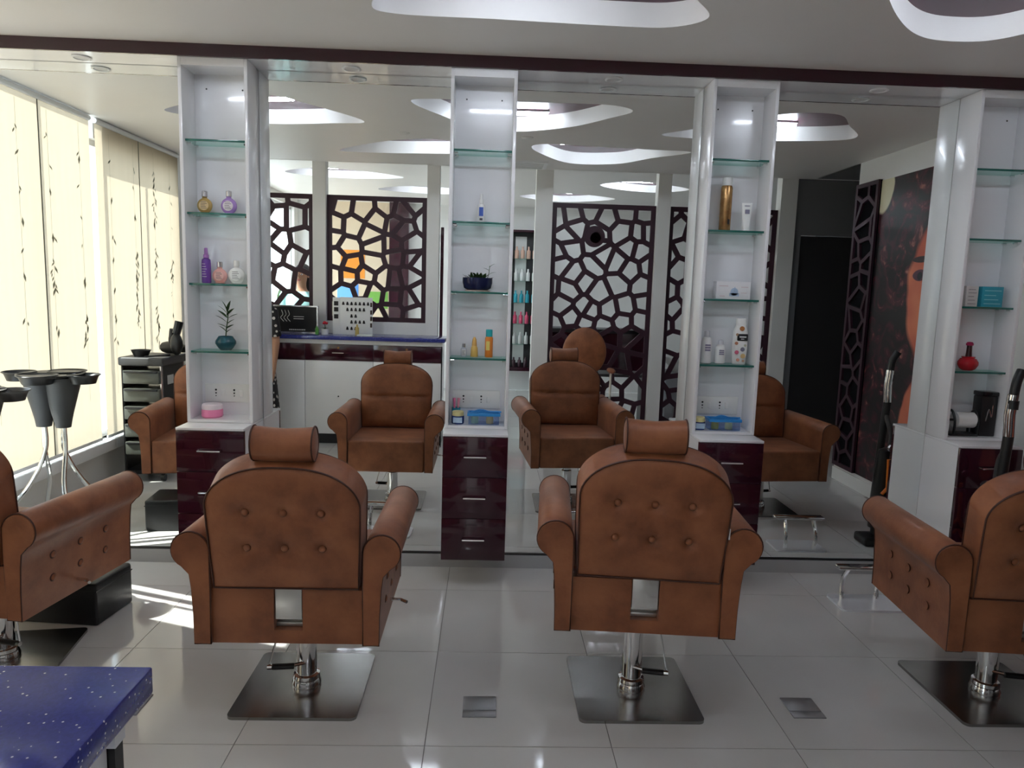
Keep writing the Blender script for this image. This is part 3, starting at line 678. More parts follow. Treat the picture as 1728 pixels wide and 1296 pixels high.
# ------------------------------------------------------------------ salon chairs
def arm_profile():
    pts = [(0.244, 0.0), (0.295, 0.0), (0.296, 0.10), (0.301, 0.19), (0.307, 0.238)]
    cx, cz, r = 0.303, 0.318, 0.060
    for k in range(19):
        a = math.radians(-62 + 13.4 * k)
        pts.append((cx + r * math.cos(a), cz + r * math.sin(a)))
    pts += [(0.243, 0.29), (0.243, 0.15)]
    return pts
ARM_Y0, ARM_Y1 = -0.250, 0.335
def arm_mesh(s):
    prof = arm_profile(); mb = MB()
    ysl = [ARM_Y0, ARM_Y0 + 0.006, ARM_Y1 - 0.006, ARM_Y1]; cx = sum(p[0] for p in prof) / len(prof); cz = 0.22
    rings = []
    for i, y in enumerate(ysl):
        f = 0.97 if i in (0, 3) else 1.0
        rings.append([mb.bm.verts.new((s * (cx + (p[0] - cx) * f), y, cz + (p[1] - cz) * f)) for p in prof])
    n = len(prof)
    for a, b in zip(rings, rings[1:]):
        for k in range(n): mb.bm.faces.new([a[k], a[(k + 1) % n], b[(k + 1) % n], b[k]])
    for rg, y in ((rings[0], ARM_Y0), (rings[-1], ARM_Y1)):
        c = [mb.bm.verts.new((v.co.x, v.co.y, v.co.z)) for v in rg]
        for tr in tessellate_polygon([[Vector((p[0], p[1], 0)) for p in prof]]):
            try: mb.bm.faces.new([c[i] for i in tr])
            except ValueError: pass
    bmesh.ops.remove_doubles(mb.bm, verts=list(mb.bm.verts), dist=1e-6)
    me = mb.mesh('armrest', 40); me.materials.append(LEATHER); return me
def arm_piping(s, y):
    prof = arm_profile(); mb = MB()
    mb.tube([(s * p[0], y, max(p[1], 0.002)) for p in prof], 0.0026, 6, closed=True)
    me = mb.mesh('piping', 60); me.materials.append(PIPING); return me
HB, ZB0, ZSH, ZTP = 0.229, 0.195, 0.475, 0.605
def back_pt(u, v):
    zt = ZSH + (ZTP - ZSH) * (max(0.0, 1 - abs(u) ** 2.5)) ** 0.55
    z = ZB0 + (zt - ZB0) * v
    hw = HB + 0.012 * math.sin(PI * min(1, (z - ZB0) / 0.36) * 0.5)
    return u * hw, z
TUFT = [(-0.118, 0.455), (0, 0.455), (0.118, 0.455), (-0.118, 0.335), (0, 0.335), (0.118, 0.335)]
LEAN = 0.13
TH = 0.105
def lean(y, z): return y - (z - ZB0) * LEAN
FX, FZ = 1.025, 0.034
def back_mesh():
    NU, NV = 48, 36; bm = bmesh.new(); R, F = {}, {}
    for i in range(NU + 1):
        u = -math.cos(PI * i / NU)
        for j in range(NV + 1):
            v = j / NV; x, z = back_pt(u, v)
            e = max(0.0, 1 - abs(u) ** 6) * max(0.0, 1 - abs(2 * v - 1) ** 8)
            yr = -0.245 - 0.014 * e
            for bx, bz in TUFT:
                d2 = ((x - bx) ** 2 + (z - bz) ** 2); yr += 0.016 * math.exp(-d2 / (2 * 0.013 ** 2)) + 0.006 * math.exp(-d2 / (2 * 0.035 ** 2))
            pad = (max(0.0, 1 - abs(u) ** 4)) ** 0.7 * (max(0.0, 1 - abs(2 * v - 1) ** 6)) ** 0.6
            yf = -0.245 + TH - 0.018 + 0.03 * pad - 0.012 * math.exp(-((z - 0.395) / 0.010) ** 2) * pad
            R[i, j] = bm.verts.new((x, lean(yr, z), z)); F[i, j] = bm.verts.new((x * FX, lean(yf, z), z + FZ * v))
    for i in range(NU):
        for j in range(NV):
            bm.faces.new([R[i, j], R[i + 1, j], R[i + 1, j + 1], R[i, j + 1]]); bm.faces.new([F[i, j + 1], F[i + 1, j + 1], F[i + 1, j], F[i, j]])
    ring = [(i, 0) for i in range(NU + 1)] + [(NU, j) for j in range(1, NV + 1)] + [(i, NV) for i in range(NU - 1, -1, -1)] + [(0, j) for j in range(NV - 1, 0, -1)]
    for k in range(len(ring)):
        a, b = ring[k], ring[(k + 1) % len(ring)]
        bm.faces.new([R[a], F[a], F[b], R[b]])
    mb = MB(); mb.bm.free(); mb.bm = bm
    me = mb.mesh('backrest', 50); me.materials.append(LEATHER); return me
def back_outline(y, fx=1.0, fz=0.0):
    pts = []
    for i in range(0, 41):
        u = -math.cos(PI * i / 40); x, z = back_pt(u, 1.0); pts.append((x, lean(y, z), z))
    right = [back_pt(1, v) for v in (0.75, 0.5, 0.25, 0.0)]; pts += [(x, lean(y, z), z) for x, z in right]
    pts += [(x, lean(y, z), z) for x, z in [back_pt(u, 0) for u in (0.5, 0, -0.5, -1)]]
    pts += [(x, lean(y, z), z) for x, z in [back_pt(-1, v) for v in (0.25, 0.5, 0.75)]]
    pts = [(p[0] * fx, p[1], p[2] + fz * (p[2] - ZB0) / (ZTP - ZB0)) for p in pts]
    out = []
    for p in pts:
        if not out or (Vector(p) - Vector(out[-1])).length > 0.004: out.append(p)
    return out
def headrest_mesh():
    mb = MB(); rings = []
    prof = [(-0.098, 0.0), (-0.097, 0.036), (-0.092, 0.052), (-0.05, 0.054), (0, 0.053), (0.05, 0.054), (0.092, 0.052), (0.097, 0.036), (0.098, 0.0)]
    n = 24
    for x, r in prof:
        sag = -0.009 * (1 - (x / 0.098) ** 2)
        if r == 0: rings.append([mb.bm.verts.new((x, 0, sag))]); continue
        rings.append([mb.bm.verts.new((x, r * 0.92 * math.cos(2 * PI * k / n), r * 1.05 * math.sin(2 * PI * k / n) + sag * (1 if math.sin(2 * PI * k / n) > 0 else 0.3))) for k in range(n)])
    for a, b in zip(rings, rings[1:]):
        for k in range(n):
            j = (k + 1) % n
            f = [a[0], b[k], b[j]] if len(a) == 1 else ([a[k], a[j], b[0]] if len(b) == 1 else [a[k], a[j], b[j], b[k]])
            mb.bm.faces.new(f)
    me = mb.mesh('headrest', 60); me.materials.append(LEATHER); return me
HRZ = 0.672
def hr_piping(x):
    mb = MB()
    mb.tube([(x, 0.0515 * 0.92 * math.cos(2 * PI * k / 24), 0.0525 * 1.05 * math.sin(2 * PI * k / 24)) for k in range(24)], 0.0028, 6, closed=True)
    me = mb.mesh('piping', 60); me.materials.append(PIPING); return me
def seat_mesh():
    t = bmesh.new(); bmesh.ops.create_cube(t, size=1.0)
    for v in t.verts: v.co = Vector((v.co.x * 0.482, (0.33 - 0.16) / 2 + v.co.y * 0.49, 0.1 + v.co.z * 0.2))
    bmesh.ops.bevel(t, geom=list(t.edges), offset=0.014, segments=3, affect='EDGES', profile=0.6)
    for v in t.verts:
        if v.co.z > 0.15: v.co.z -= 0.03 * max(0, (0.30 - v.co.y)) * 0.5
    mb = MB().add(t); me = mb.mesh('seat', 40); me.materials.append(LEATHER); return me
def rear_panel_mesh():
    poly = [(-0.2425, 0.0), (0.2425, 0.0), (0.2425, 0.185), (0.046, 0.185), (0.046, 0.045), (-0.046, 0.045), (-0.046, 0.185), (-0.2425, 0.185)]
    me = MB().prism(poly, -0.232, -0.160, 'Y').mesh('rear_panel', 30); me.materials.append(LEATHER); return me
def bracket_mesh():
    mb = MB()
    mb.box(-0.043, 0.043, -0.228, -0.222, 0.085, 0.215, 0.002); mb.box(-0.046, 0.046, -0.205, -0.162, 0.046, 0.060, 0.001)
    mb.box(-0.043, 0.043, -0.226, -0.17, 0.080, 0.087, 0.001); mb.box(-0.040, 0.040, -0.185, -0.18, 0.06, 0.085)
    me = mb.mesh('recline_bracket', 30); me.materials.append(mat('satin_steel', (0.62, 0.62, 0.60), 0.28, 0.85)); return me
def two_tone(me, r0):
    me.materials.append(LEATHER); me.materials.append(PIPING)
    for p in me.polygons:
        c = p.center; rad = (math.hypot(c.x, c.z) if max(abs(v.co.x) for v in me.vertices) > 0.009 else math.hypot(c.y, c.z))
        p.material_index = 1 if rad > r0 else 0
    return me
def button_mesh():
    me = MB().lathe([(0.0, -0.004), (0.008, -0.003), (0.0112, 0.001), (0.0118, 0.003), (0.0150, 0.006), (0.0155, 0.012), (0, 0.012)], n=18, axis='Y').mesh('button', 60)
    return two_tone(me, 0.0105)
def side_button_mesh():
    me = MB().lathe([(0.0, 0.006), (0.008, 0.005), (0.0115, 0.002), (0.0125, 0.001), (0.0155, -0.001), (0.0155, -0.004), (0, -0.004)], n=16, axis='X').mesh('button', 60)
    return two_tone(me, 0.011)
M_ARM = {s: arm_mesh(s) for s in (-1, 1)}; M_AP = {(s, k): arm_piping(s, y) for s in (-1, 1) for k, y in ((0, ARM_Y0 + 0.004), (1, ARM_Y1 - 0.004))}
M_BACK = back_mesh(); M_HR = headrest_mesh(); M_HP = [hr_piping(-0.0935), hr_piping(0.0935)]; M_SEAT = seat_mesh(); M_RP = rear_panel_mesh(); M_BR = bracket_mesh(); M_BT = button_mesh(); M_SB = side_button_mesh()
M_BP = []
for y_, fx_, fz_ in ((-0.248, 1.0, 0.0), (-0.245 + TH - 0.016, FX, FZ)):
    pm = MB().tube(back_outline(y_, fx_, fz_), 0.003, 6, closed=True).mesh('piping', 60); pm.materials.append(PIPING); M_BP.append(pm)
def rounded_rect(h, r, n=5):
    pts = []
    for cx, cy, a0 in ((h - r, h - r, 0), (-h + r, h - r, 90), (-h + r, -h + r, 180), (h - r, -h + r, 270)):
        for k in range(n + 1):
            a = math.radians(a0 + 90 * k / n); pts.append((cx + r * math.cos(a), cy + r * math.sin(a)))
    return pts
M_PLATE = MB().prism(rounded_rect(0.216, 0.022), 0.0, 0.011, 'Z').mesh('base_plate', 30); M_PLATE.materials.append(STEEL)
def salon_chair(x, y, z0, rz, plate_rz, label, pump=1, tag_strip=False, back_tilt=0.0):
    t = thing('salon_chair', label, 'chair', (x, y, 0), rz, 'tan leather styling chairs')
    up = (0, 0, z0)
    link('seat', M_SEAT, None, t, up); link('rear_panel', M_RP, None, t, up); link('recline_bracket', M_BR, None, t, up)
    for s in (-1, 1):
        a = link('armrest', M_ARM[s], None, t, up); link('piping', M_AP[s, 0], None, a); link('piping', M_AP[s, 1], None, a)
        for yy in (-0.10, 0.04, 0.18):
            for zz in (0.185, 0.10):
                link('button', M_SB, None, a, (s * (0.302 if zz > 0.15 else 0.297), yy, zz))
    b = link('backrest', M_BACK, None, t, up); [link('piping', q_, None, b) for q_ in M_BP]
    if back_tilt: b.rotation_euler[1] = back_tilt
    for bx, bz in TUFT: link('button', M_BT, None, b, (bx, lean(-0.247, bz), bz))
    if tag_strip: obj('care_tag', box(0.238, 0.246, lean(-0.243, 0.36) , lean(-0.235, 0.36), 0.35, 0.385), plain('white_label', (0.86, 0.88, 0.87), 0.5), b)
    hy = lean(-0.245 + 0.045, ZTP)
    h = link('headrest', M_HR, None, t, (0, hy, z0 + HRZ)); [link('piping', q_, None, h) for q_ in M_HP]
    obj('headrest_post', box(-0.02, 0.02, hy - 0.006, hy + 0.006, z0 + 0.56, z0 + HRZ - 0.03), CHROME, t)
    pl = link('base_plate', M_PLATE, None, t); pl.rotation_euler[2] = plate_rz - rz
    obj('pillar', MB().lathe([(0.030, 0.05), (0.030, 0.05), (0.036, 0.05), (0.036, z0 * 0.72), (0.030, z0 * 0.74), (0.030, z0 - 0.002), (0.0, z0 - 0.002)], n=28), CHROME, t)
    obj('collar', MB().lathe([(0.050, 0.011), (0.052, 0.02), (0.046, 0.036), (0.048, 0.040), (0.046, 0.052), (0.036, 0.056), (0.0, 0.056)], n=28), CHROME, t)
    obj('seat_mount', box(-0.07, 0.07, -0.07, 0.07, z0 - 0.012, z0 + 0.002), BLACK, t)
    pz = 0.105
    mb = MB().tube([(0.0, -0.030, pz), (pump * 0.05, -0.055, pz)], 0.007, 8).tube([(pump * 0.105, -0.062, pz), (pump * 0.122, -0.064, pz)], 0.009, 8)
    mb.tube([(pump * 0.118, -0.06, pz), (pump * 0.075, -0.03, z0 - 0.005)], 0.0035, 6)
    pd = obj('pump_lever', mb, CHROME, t)
    obj('grip', MB().tube([(pump * 0.03, -0.055, pz), (pump * 0.106, -0.062, pz)], 0.0105, 10), BLACK, pd)
    lv = obj('recline_lever', MB().tube([(0.27, 0.02, z0 + 0.045), (0.335, 0.02, z0 + 0.043), (0.358, 0.0, z0 + 0.043)], 0.006, 8), CHROME, t)
    return t
salon_chair(-1.80, -1.00, 0.29, -math.radians(7.9), math.radians(9), 'tan leather styling chair beside the window, angled before a black footstool')
salon_chair(-0.625, -1.157, 0.282, 0.0, 0.0, 'tan leather styling chair squarely facing the mirror, its pump lever turned toward the window', -1)
salon_chair(0.56, -1.157, 0.333, -math.radians(4.8), 0.0, 'tan leather styling chair raised higher, white care tag on its backrest edge', 1, True, math.radians(1.0))
salon_chair(1.90, -1.157, 0.275, -math.radians(5.3), 0.0, 'tan leather styling chair beside the black vacuum cleaner and poster wall', 1)
# foot stools
t = thing('foot_stool', 'black leatherette box footstool before the window-side chair', 'footstool', (-1.775, -0.585, 0), math.radians(-6))
obj('body', MB().box(-0.19, 0.19, -0.125, 0.125, 0.0, 0.185, 0.012, 3), BLEATHER, t)
obj('seam', MB().box(-0.191, 0.191, -0.126, 0.126, 0.150, 0.154), BLACK, t)
def footrest(x, y, rz, label):
    t = thing('foot_rest', label, 'footrest', (x, y, 0), rz, 'chrome bar footrests before the mirrors')
    pts = []
    for cx, cy, a0 in ((0.125, 0.07, 0), (-0.125, 0.07, 90), (-0.125, -0.07, 180), (0.125, -0.07, 270)):
        for k in range(5): a = math.radians(a0 + 22.5 * k); pts.append((cx + 0.022 * math.cos(a), cy + 0.022 * math.sin(a)))
    obj('base_plate', MB().prism(pts, 0.0, 0.010, 'Z'), mat('satin_plate', (0.80, 0.82, 0.86), 0.3, 0.35), t)
    for s in (-1, 1): obj('post', MB().tube(spline([(s * 0.085, 0.05, 0.008), (s * 0.088, 0.058, 0.06), (s * 0.087, 0.045, 0.12), (s * 0.082, 0.015, 0.175)]), 0.011, 10), CHROME, t)
    obj('bar', MB().box(-0.145, 0.145, -0.02, 0.035, 0.174, 0.190, 0.005), CHROME, t)
footrest(-0.57, -0.50, 0.05, 'chrome bar footrest before the chair facing the counter mirror')
footrest(0.58, -0.42, -0.05, 'chrome bar footrest before the raised styling chair')
footrest(1.845, -0.39, 0.0, 'chrome bar footrest before the poster-side chair')
LID = mat('satin_lid', (0.33, 0.33, 0.34), 0.38, 0.7)
# floor boxes
for x, y, lb in ((0.004, -1.283, 'steel floor socket lid between the two middle chairs'), (1.157, -1.27, 'steel floor socket lid between the raised chair and the poster-side chair'), (-1.20, -1.29, 'steel floor socket lid beside the reception counter')):
    t = thing('floor_socket', lb, 'floor socket', (x, y, 0), 0, 'floor sockets')
    obj('lid', MB().box(-0.058, 0.058, -0.022, 0.062, 0.0, 0.004, 0.0015), LID, t); obj('flap', MB().box(-0.058, 0.058, -0.063, -0.024, 0.0, 0.004, 0.0015), LID, t)
# ------------------------------------------------------------------ lattice partition behind the chairs
def clip(poly, a, b, c):
    """keep a*x+b*y<=c"""
    out = []
    for i in range(len(poly)):
        p, q = poly[i], poly[(i + 1) % len(poly)]
        dp, dq = a * p[0] + b * p[1] - c, a * q[0] + b * q[1] - c
        if dp <= 0: out.append(p)
        if dp * dq < 0:
            t = dp / (dp - dq); out.append((p[0] + (q[0] - p[0]) * t, p[1] + (q[1] - p[1]) * t))
    return out
def lattice(x0, x1, z0, z1, y0, y1, cell, bar, border, seed, hole=None):
    R = random.Random(seed); W, H = x1 - x0, z1 - z0
    nx, nz = max(1, round(W / cell)), max(1, round(H / (cell * 1.08)))
    sd_ = []
    for i in range(nx):
        for j in range(nz):
            sd_.append((x0 + (i + 0.5 + R.uniform(-.38, .38) + (0.25 if j % 2 else -0.25)) * W / nx, z0 + (j + 0.5 + R.uniform(-.36, .36)) * H / nz))
    if hole: sd_ = [q for q in sd_ if math.hypot(q[0] - hole[0], q[1] - hole[1]) > 0.15] + [hole]
    loops = [[Vector((x0, z0, 0)), Vector((x1, z0, 0)), Vector((x1, z1, 0)), Vector((x0, z1, 0))]]
    for k, s in enumerate(sd_):
        poly = [(x0 + border, z0 + border), (x1 - border, z0 + border), (x1 - border, z1 - border), (x0 + border, z1 - border)]
        for m_, q in enumerate(sd_):
            if m_ == k: continue
            dx, dz = q[0] - s[0], q[1] - s[1]; L = math.hypot(dx, dz)
            if L > 3.5 * cell: continue
            dx /= L; dz /= L
            poly = clip(poly, dx, dz, dx * (s[0] + q[0]) / 2 + dz * (s[1] + q[1]) / 2 - bar / 2)
            if len(poly) < 3: break
        if len(poly) >= 3:
            ar = abs(sum(poly[i][0] * poly[(i + 1) % len(poly)][1] - poly[(i + 1) % len(poly)][0] * poly[i][1] for i in range(len(poly)))) / 2
            if ar > 0.0004: loops.append([Vector((p[0], p[1], 0)) for p in poly])
    flat = [v for l in loops for v in l]; mb = MB(); bm = mb.bm
    A = [bm.verts.new((v.x, y0, v.y)) for v in flat]; B = [bm.verts.new((v.x, y1, v.y)) for v in flat]
    for t in tessellate_polygon(loops):
        try: bm.faces.new([A[i] for i in t]); bm.faces.new([B[i] for i in t][::-1])
        except ValueError: pass
    o = 0
    for l in loops:
        n = len(l)
        for i in range(n):
            try: bm.faces.new([A[o + i], A[o + (i + 1) % n], B[o + (i + 1) % n], B[o + i]])
            except ValueError: pass
        o += n
    return mb
PF, PB = -3.28, -3.36
for x0, x1 in ((-1.662, -1.541), (-0.600, -0.483), (0.418, 0.577), (1.570, 1.695), (2.745, 2.90)):
    struct('partition_pillar', box(x0, x1, PB - 0.02, PF + 0.02, 0, ZC2), WALLW)
struct('wall_partition', MB().box(XL, -1.662, PB, PF, 0, 1.108).box(-1.541, -0.600, PB, PF, 0, 1.108), WALLW)
MAR2 = mat('maroon_lattice', (0.034, 0.008, 0.018), 0.5)
for (x0, x1, z0, z1, sdx, lb) in ((XL + 0.02, -1.664, 1.110, 2.285, 3, 'dark maroon lattice screen over the low wall, beside the windows'), (-1.539, -0.602, 1.110, 2.285, 11, 'dark maroon lattice screen above the reception counter'),
                                  (0.579, 1.568, 0.02, 2.285, 5, 'tall dark maroon lattice screen behind the round-backed chair'), (1.697, 2.743, 0.02, 2.285, 8, 'tall dark maroon lattice screen next to the dim passage')):
    tag(obj('lattice_screen', lattice(x0, x1, z0, z1, PB + 0.03, PF - 0.03, 0.165, 0.048, 0.045, sdx, (-1.765, 1.47) if sdx == 3 else None), MAR2, None, None), lb, 'screen', 'lattice screens of the partition')
t = obj('round_emblem', MB().lathe([(0.078, 0), (0.100, 0), (0.100, 0.012), (0.078, 0.012)], (0.99, PF - 0.03, 1.98), 40, axis='Y').lathe([(0.036, 0), (0.052, 0), (0.052, 0.012), (0.036, 0.012)], (1.0, PF - 0.03, 1.97), 30, axis='Y').box(0.97, 1.05, PF - 0.03, PF - 0.018, 1.955, 1.985), MAR2)
tag(t, 'round maroon ring emblem fixed on the tall lattice screen', 'emblem')
struct('trim_5', box(-0.470, -0.440, PF - 0.05, PF - 0.02, 0.68, 2.02, 0.004), MAROON, label='slim maroon upright on the doorway pillar')
# ------------------------------------------------------------------ reception counter
CW = mat('counter_white', (0.80, 0.80, 0.80), 0.25, coat=0.2)
t = thing('reception_counter', 'white reception counter with a maroon drawer band and white doors below', 'counter', (0, 0, 0))
cx0, cx1, cyf, cyb = -2.25, -0.415, -2.845, -3.275
obj('carcass', MB().box(cx0, cx1, cyb, cyf - 0.022, 0.10, 0.93), CW, t)
obj('plinth', MB().box(cx0, cx1, cyb, cyf - 0.07, 0.0, 0.10), BLACK, t)
obj('top_rail', box(cx0, cx1 + 0.01, cyf - 0.022, cyf, 0.925, 0.962), CW, t)
for k in range(3):
    a, b = cx0 + k * 0.6117, cx0 + (k + 1) * 0.6117
    d = obj('drawer', box(a + 0.002, b - 0.002, cyf - 0.021, cyf, 0.775, 0.922, 0.001), MAROON, t)
    obj('handle', MB().tube([(a + 0.25, cyf, 0.845), (a + 0.25, cyf + 0.02, 0.845), (a + 0.35, cyf + 0.02, 0.845), (a + 0.35, cyf, 0.845)], 0.005, 8), CHROME, d)
    obj('lock', MB().lathe([(0, 0), (0.010, 0), (0.010, 0.004), (0, 0.004)], (a + 0.30, cyf, 0.89), 14, axis='Y'), plain('brass', (0.7, 0.5, 0.2), 0.25, metal=1.0), d)
    dr = obj('door', box(a + 0.002, b - 0.002, cyf - 0.021, cyf, 0.105, 0.771, 0.001), CW, t)
    obj('keyhole', MB().lathe([(0, 0), (0.006, 0), (0.006, 0.003), (0, 0.003)], (a + 0.30, cyf, 0.45), 12, axis='Y'), CHROME, dr)
obj('end_strip', box(cx1, cx1 + 0.008, cyf - 0.020, cyf - 0.002, 0.0, 0.940), BLACK, t)  # narrow black strip down the counter's end face, near its front
tag(obj('worktop', MB().box(cx0 - 0.01, -0.385, cyb, -2.815, 0.962, 0.995, 0.003), QUARTZ), 'speckled royal blue quartz worktop on the reception counter', 'worktop')
zc = 0.995
# framed black sign
t = thing('counter_sign', 'black sign with white script lines in a silver frame on the blue counter', 'sign', (-1.785, -3.12, zc), 0)
obj('frame', MB().box(-0.205, 0.205, -0.03, 0.018, 0.0, 0.012).box(-0.205, 0.205, -0.03, 0.018, 0.243, 0.255).box(-0.205, -0.193, -0.03, 0.018, 0.012, 0.243).box(0.193, 0.205, -0.03, 0.018, 0.012, 0.243), SILV, t)
obj('panel', box(-0.193, 0.193, -0.02, 0.010, 0.012, 0.243), BLACK, t)
mb = MB()
for k, (x, zz) in enumerate(((0.17, 0.19), (0.13, 0.19), (0.10, 0.19), (0.07, 0.19))):
    mb.tube(spline([(-x, 0.012, zz + 0.02), (-x + 0.012, 0.012, zz - 0.02), (-x - 0.008, 0.012, zz - 0.05), (-x + 0.02, 0.012, zz - 0.085)], 4), 0.0022, 5)
mb.tube(spline([(-0.17, 0.012, 0.20), (-0.186, 0.012, 0.17), (-0.15, 0.012, 0.09)], 4), 0.004, 5)
for k in range(9): mb.box(-0.06 + 0.017 * k, -0.05 + 0.017 * k, 0.010, 0.0125, 0.026, 0.036)
for zz in (0.13, 0.15): mb.box(-0.02, 0.06 + zz * 0.1, 0.010, 0.0125, zz, zz + 0.004)
obj('lettering', mb, WPL, t)
# hair colour chart
t = thing('colour_chart', 'open white hair colour chart with rows of dark swatches standing on the counter', 'chart', (-1.262, -3.10, zc), 0)
obj('centre_board', box(-0.115, 0.185, -0.012, 0.0, 0, 0.345, 0.001), WPL, t)
wing = obj('side_board', box(-0.18, -0.115, -0.012, 0.004, 0, 0.340, 0.001), WPL, t)
rows = [(0.29, [k for k in range(7)]), (0.235, [1, 2, 3, 4, 5]), (0.175, [3, 4]), (0.12, [1, 2, 3, 4]), (0.06, [3, 4, 5])]
SW = [plain('swatch_black', (0.015, 0.012, 0.012), 0.6), plain('swatch_brown', (0.045, 0.02, 0.012), 0.6), plain('swatch_red', (0.06, 0.012, 0.012), 0.6)]
smesh = MB().lathe([(0, 0.014), (0.006, 0.012), (0.009, 0.0), (0.013, -0.016), (0, -0.018)], n=10, sy=0.35).mesh('swatch', 60)
for r_, (zz, ks) in enumerate(rows):
    for k in ks:
        me = smesh if (r_ + k) % 3 == 0 else smesh.copy()
        o = link('swatch', me, SW[(r_ + k) % 3], t, (0.165 - k * 0.038 - 0.02, 0.003, zz))
for zz in (0.285, 0.23, 0.165): obj('swatch_photo', box(-0.168, -0.128, 0.003, 0.0055, zz - 0.02, zz + 0.02), SW[0], wing)
for zz in (0.28, 0.21, 0.15, 0.09): obj('swatch_photo', box(0.165, 0.182, -0.001, 0.0018, zz - 0.02, zz + 0.02), SW[1], t)
# flower pot, small things on the counter
t = thing('flower_pot', 'small white pot with a red bloom between the sign and the colour chart', 'plant', (-1.50, -3.03, zc))
obj('pot', MB().lathe([(0, 0), (0.030, 0), (0.036, 0.05), (0.033, 0.05), (0.028, 0.006), (0, 0.006)], n=20), WPL, t)
obj('stem', MB().tube([(0, 0, 0.01), (0.003, 0, 0.07), (0, 0, 0.10)], 0.003, 6), LEAF, t)
for k in range(8): place_leaf(lm2, t, (0, 0, 0.05), (math.cos(k * .8), math.sin(k * .8), 0.5), 0, 0.9)
for k in range(10):
    a = k * 2.4; obj('petal', MB().ball((0.015 * math.cos(a) * (k % 3) * .6, 0.015 * math.sin(a) * (k % 3) * .6, 0.10 + 0.004 * (k % 4)), 0.013, 0.013, 0.010, 10, 6), plain('red_petal', (0.55, 0.01, 0.03), 0.5), t)
tag(obj('green_bottle', MB().lathe([(0, 0), (0.016, 0), (0.018, 0.05), (0.008, 0.062), (0.008, 0.075), (0, 0.075)], (-1.565, -3.0, zc), 18), plain('leaf_plastic', (0.10, 0.32, 0.06), 0.3)), 'short green bottle beside the red bloom', 'bottle')
tag(obj('sample_bottle', MB().lathe([(0, 0), (0.018, 0), (0.018, 0.07), (0.008, 0.08), (0.008, 0.10), (0, 0.10)], (-1.20, -3.0, zc), 18), plain('amber2', (0.55, 0.42, 0.15), 0.2)), 'amber sample bottle in front of the colour chart', 'bottle')
tag(obj('leaflet_stack', MB().box(-1.19, -1.05, -3.02, -2.93, zc, zc + 0.012, 0.002), plain('leaflet', (0.72, 0.76, 0.70), 0.6)), 'flat stack of pale leaflets in front of the colour chart', 'leaflets')

# ------------------------------------------------------------------ blinds on the windows
def blind(y0, y1, zb, label, seams, seed):
    R = random.Random(seed)
    t = thing('roller_blind', label, 'blind', (XL + 0.05, (y0 + y1) / 2, zb), 0, 'printed roller blinds')
    L = abs(y1 - y0) / 2; H = 2.485 - zb
    fm = MB(); fm.quads([(0, -L, 0.02), (0, L, 0.02), (0, L, H), (0, -L, H)], [(0, 1, 2, 3)])
    obj('fabric', fm, BLIND, t, None)
    obj('bottom_rail', box(-0.006, 0.006, -L, L, 0, 0.022, 0.003), WFRAME, t)
    obj('roller', MB().lathe([(0, -L), (0.018, -L), (0.018, L), (0, L)], (0, 0, H + 0.005), 14, axis='Y'), WFRAME, t)
    for s in seams: obj('seam', box(0.0004, 0.0025, s - (y0 + y1) / 2 - 0.004, s - (y0 + y1) / 2 + 0.004, 0.02, H), BLINDPRINT, t)
    mb = MB()
    n = int(2 * L / 0.26)
    for k in range(n):
        y = -L + (k + 0.5) * 2 * L / n + R.uniform(-.04, .04)
        mb.quads([(0.0012, y - 0.0012, 0.3), (0.0012, y + 0.0012, 0.3), (0.0012, y + 0.0012, H - 0.05), (0.0012, y - 0.0012, H - 0.05)], [(0, 1, 2, 3)])
        zz = H - R.uniform(.15, .3)
        while zz > 0.7:
            for q in range(R.choice((1, 1, 2, 9))):
                a = R.uniform(-.8, .8); l = R.uniform(.03, .065); wd = l * 0.2; yy = y + R.uniform(-.02, .02); z1 = zz - q * 0.022
                dy, dz = math.sin(a) * l, -math.cos(a) * l
                mb.quads([(0.0014, yy, z1), (0.0014, yy + dy / 2 + wd, z1 + dz / 2), (0.0014, yy + dy, z1 + dz), (0.0014, yy + dy / 2 - wd, z1 + dz / 2)], [(0, 1, 2, 3)])
            zz -= R.uniform(.12, .28)
    p = obj('leaf_print', mb, BLINDPRINT, t, None)
    return t
blind(-0.19, -1.375, SILL + 0.012, 'cream roller blind with grey leaf tendrils hung nearest the mirror', [-0.83], 3)
blind(-1.445, -2.74, SILL + 0.012, 'cream roller blind with grey leaf tendrils hung beside the drawer trolley', [-2.05], 5)

# ------------------------------------------------------------------ black drawer trolley with its tools
t = thing('salon_trolley', 'black plastic trolley with five smoky drawers beside the window', 'trolley', (-2.44, -1.68, 0))
hw, hd = 0.145, 0.19
for sx in (-1, 1):
    for sy in (-1, 1):
        w_ = obj('castor', MB().lathe([(0, -0.012), (0.028, -0.012), (0.028, 0.012), (0, 0.012)], (sx * 0.12, sy * 0.16, 0.029), 18, axis='X'), BLACK, t)
        obj('post', MB().tube([(sx * 0.135, sy * 0.178, 0.055), (sx * 0.135, sy * 0.178, 0.84)], 0.010, 8), SILV if sx > 0 else BLACK, t)
obj('bottom_tray', MB().box(-hw, hw, -hd, hd, 0.055, 0.085, 0.006), BLACK, t)
obj('side_panel', box(-hw + 0.005, -hw + 0.015, -hd + 0.02, hd - 0.02, 0.085, 0.84), BLACK, t); obj('side_panel', box(hw - 0.015, hw - 0.005, -hd + 0.02, hd - 0.02, 0.18, 0.84), BLACK, t)
obj('top_tray', MB().box(-hw - 0.012, hw + 0.012, -hd - 0.012, hd + 0.012, 0.84, 0.90, 0.012, 3), DKGREY, t)
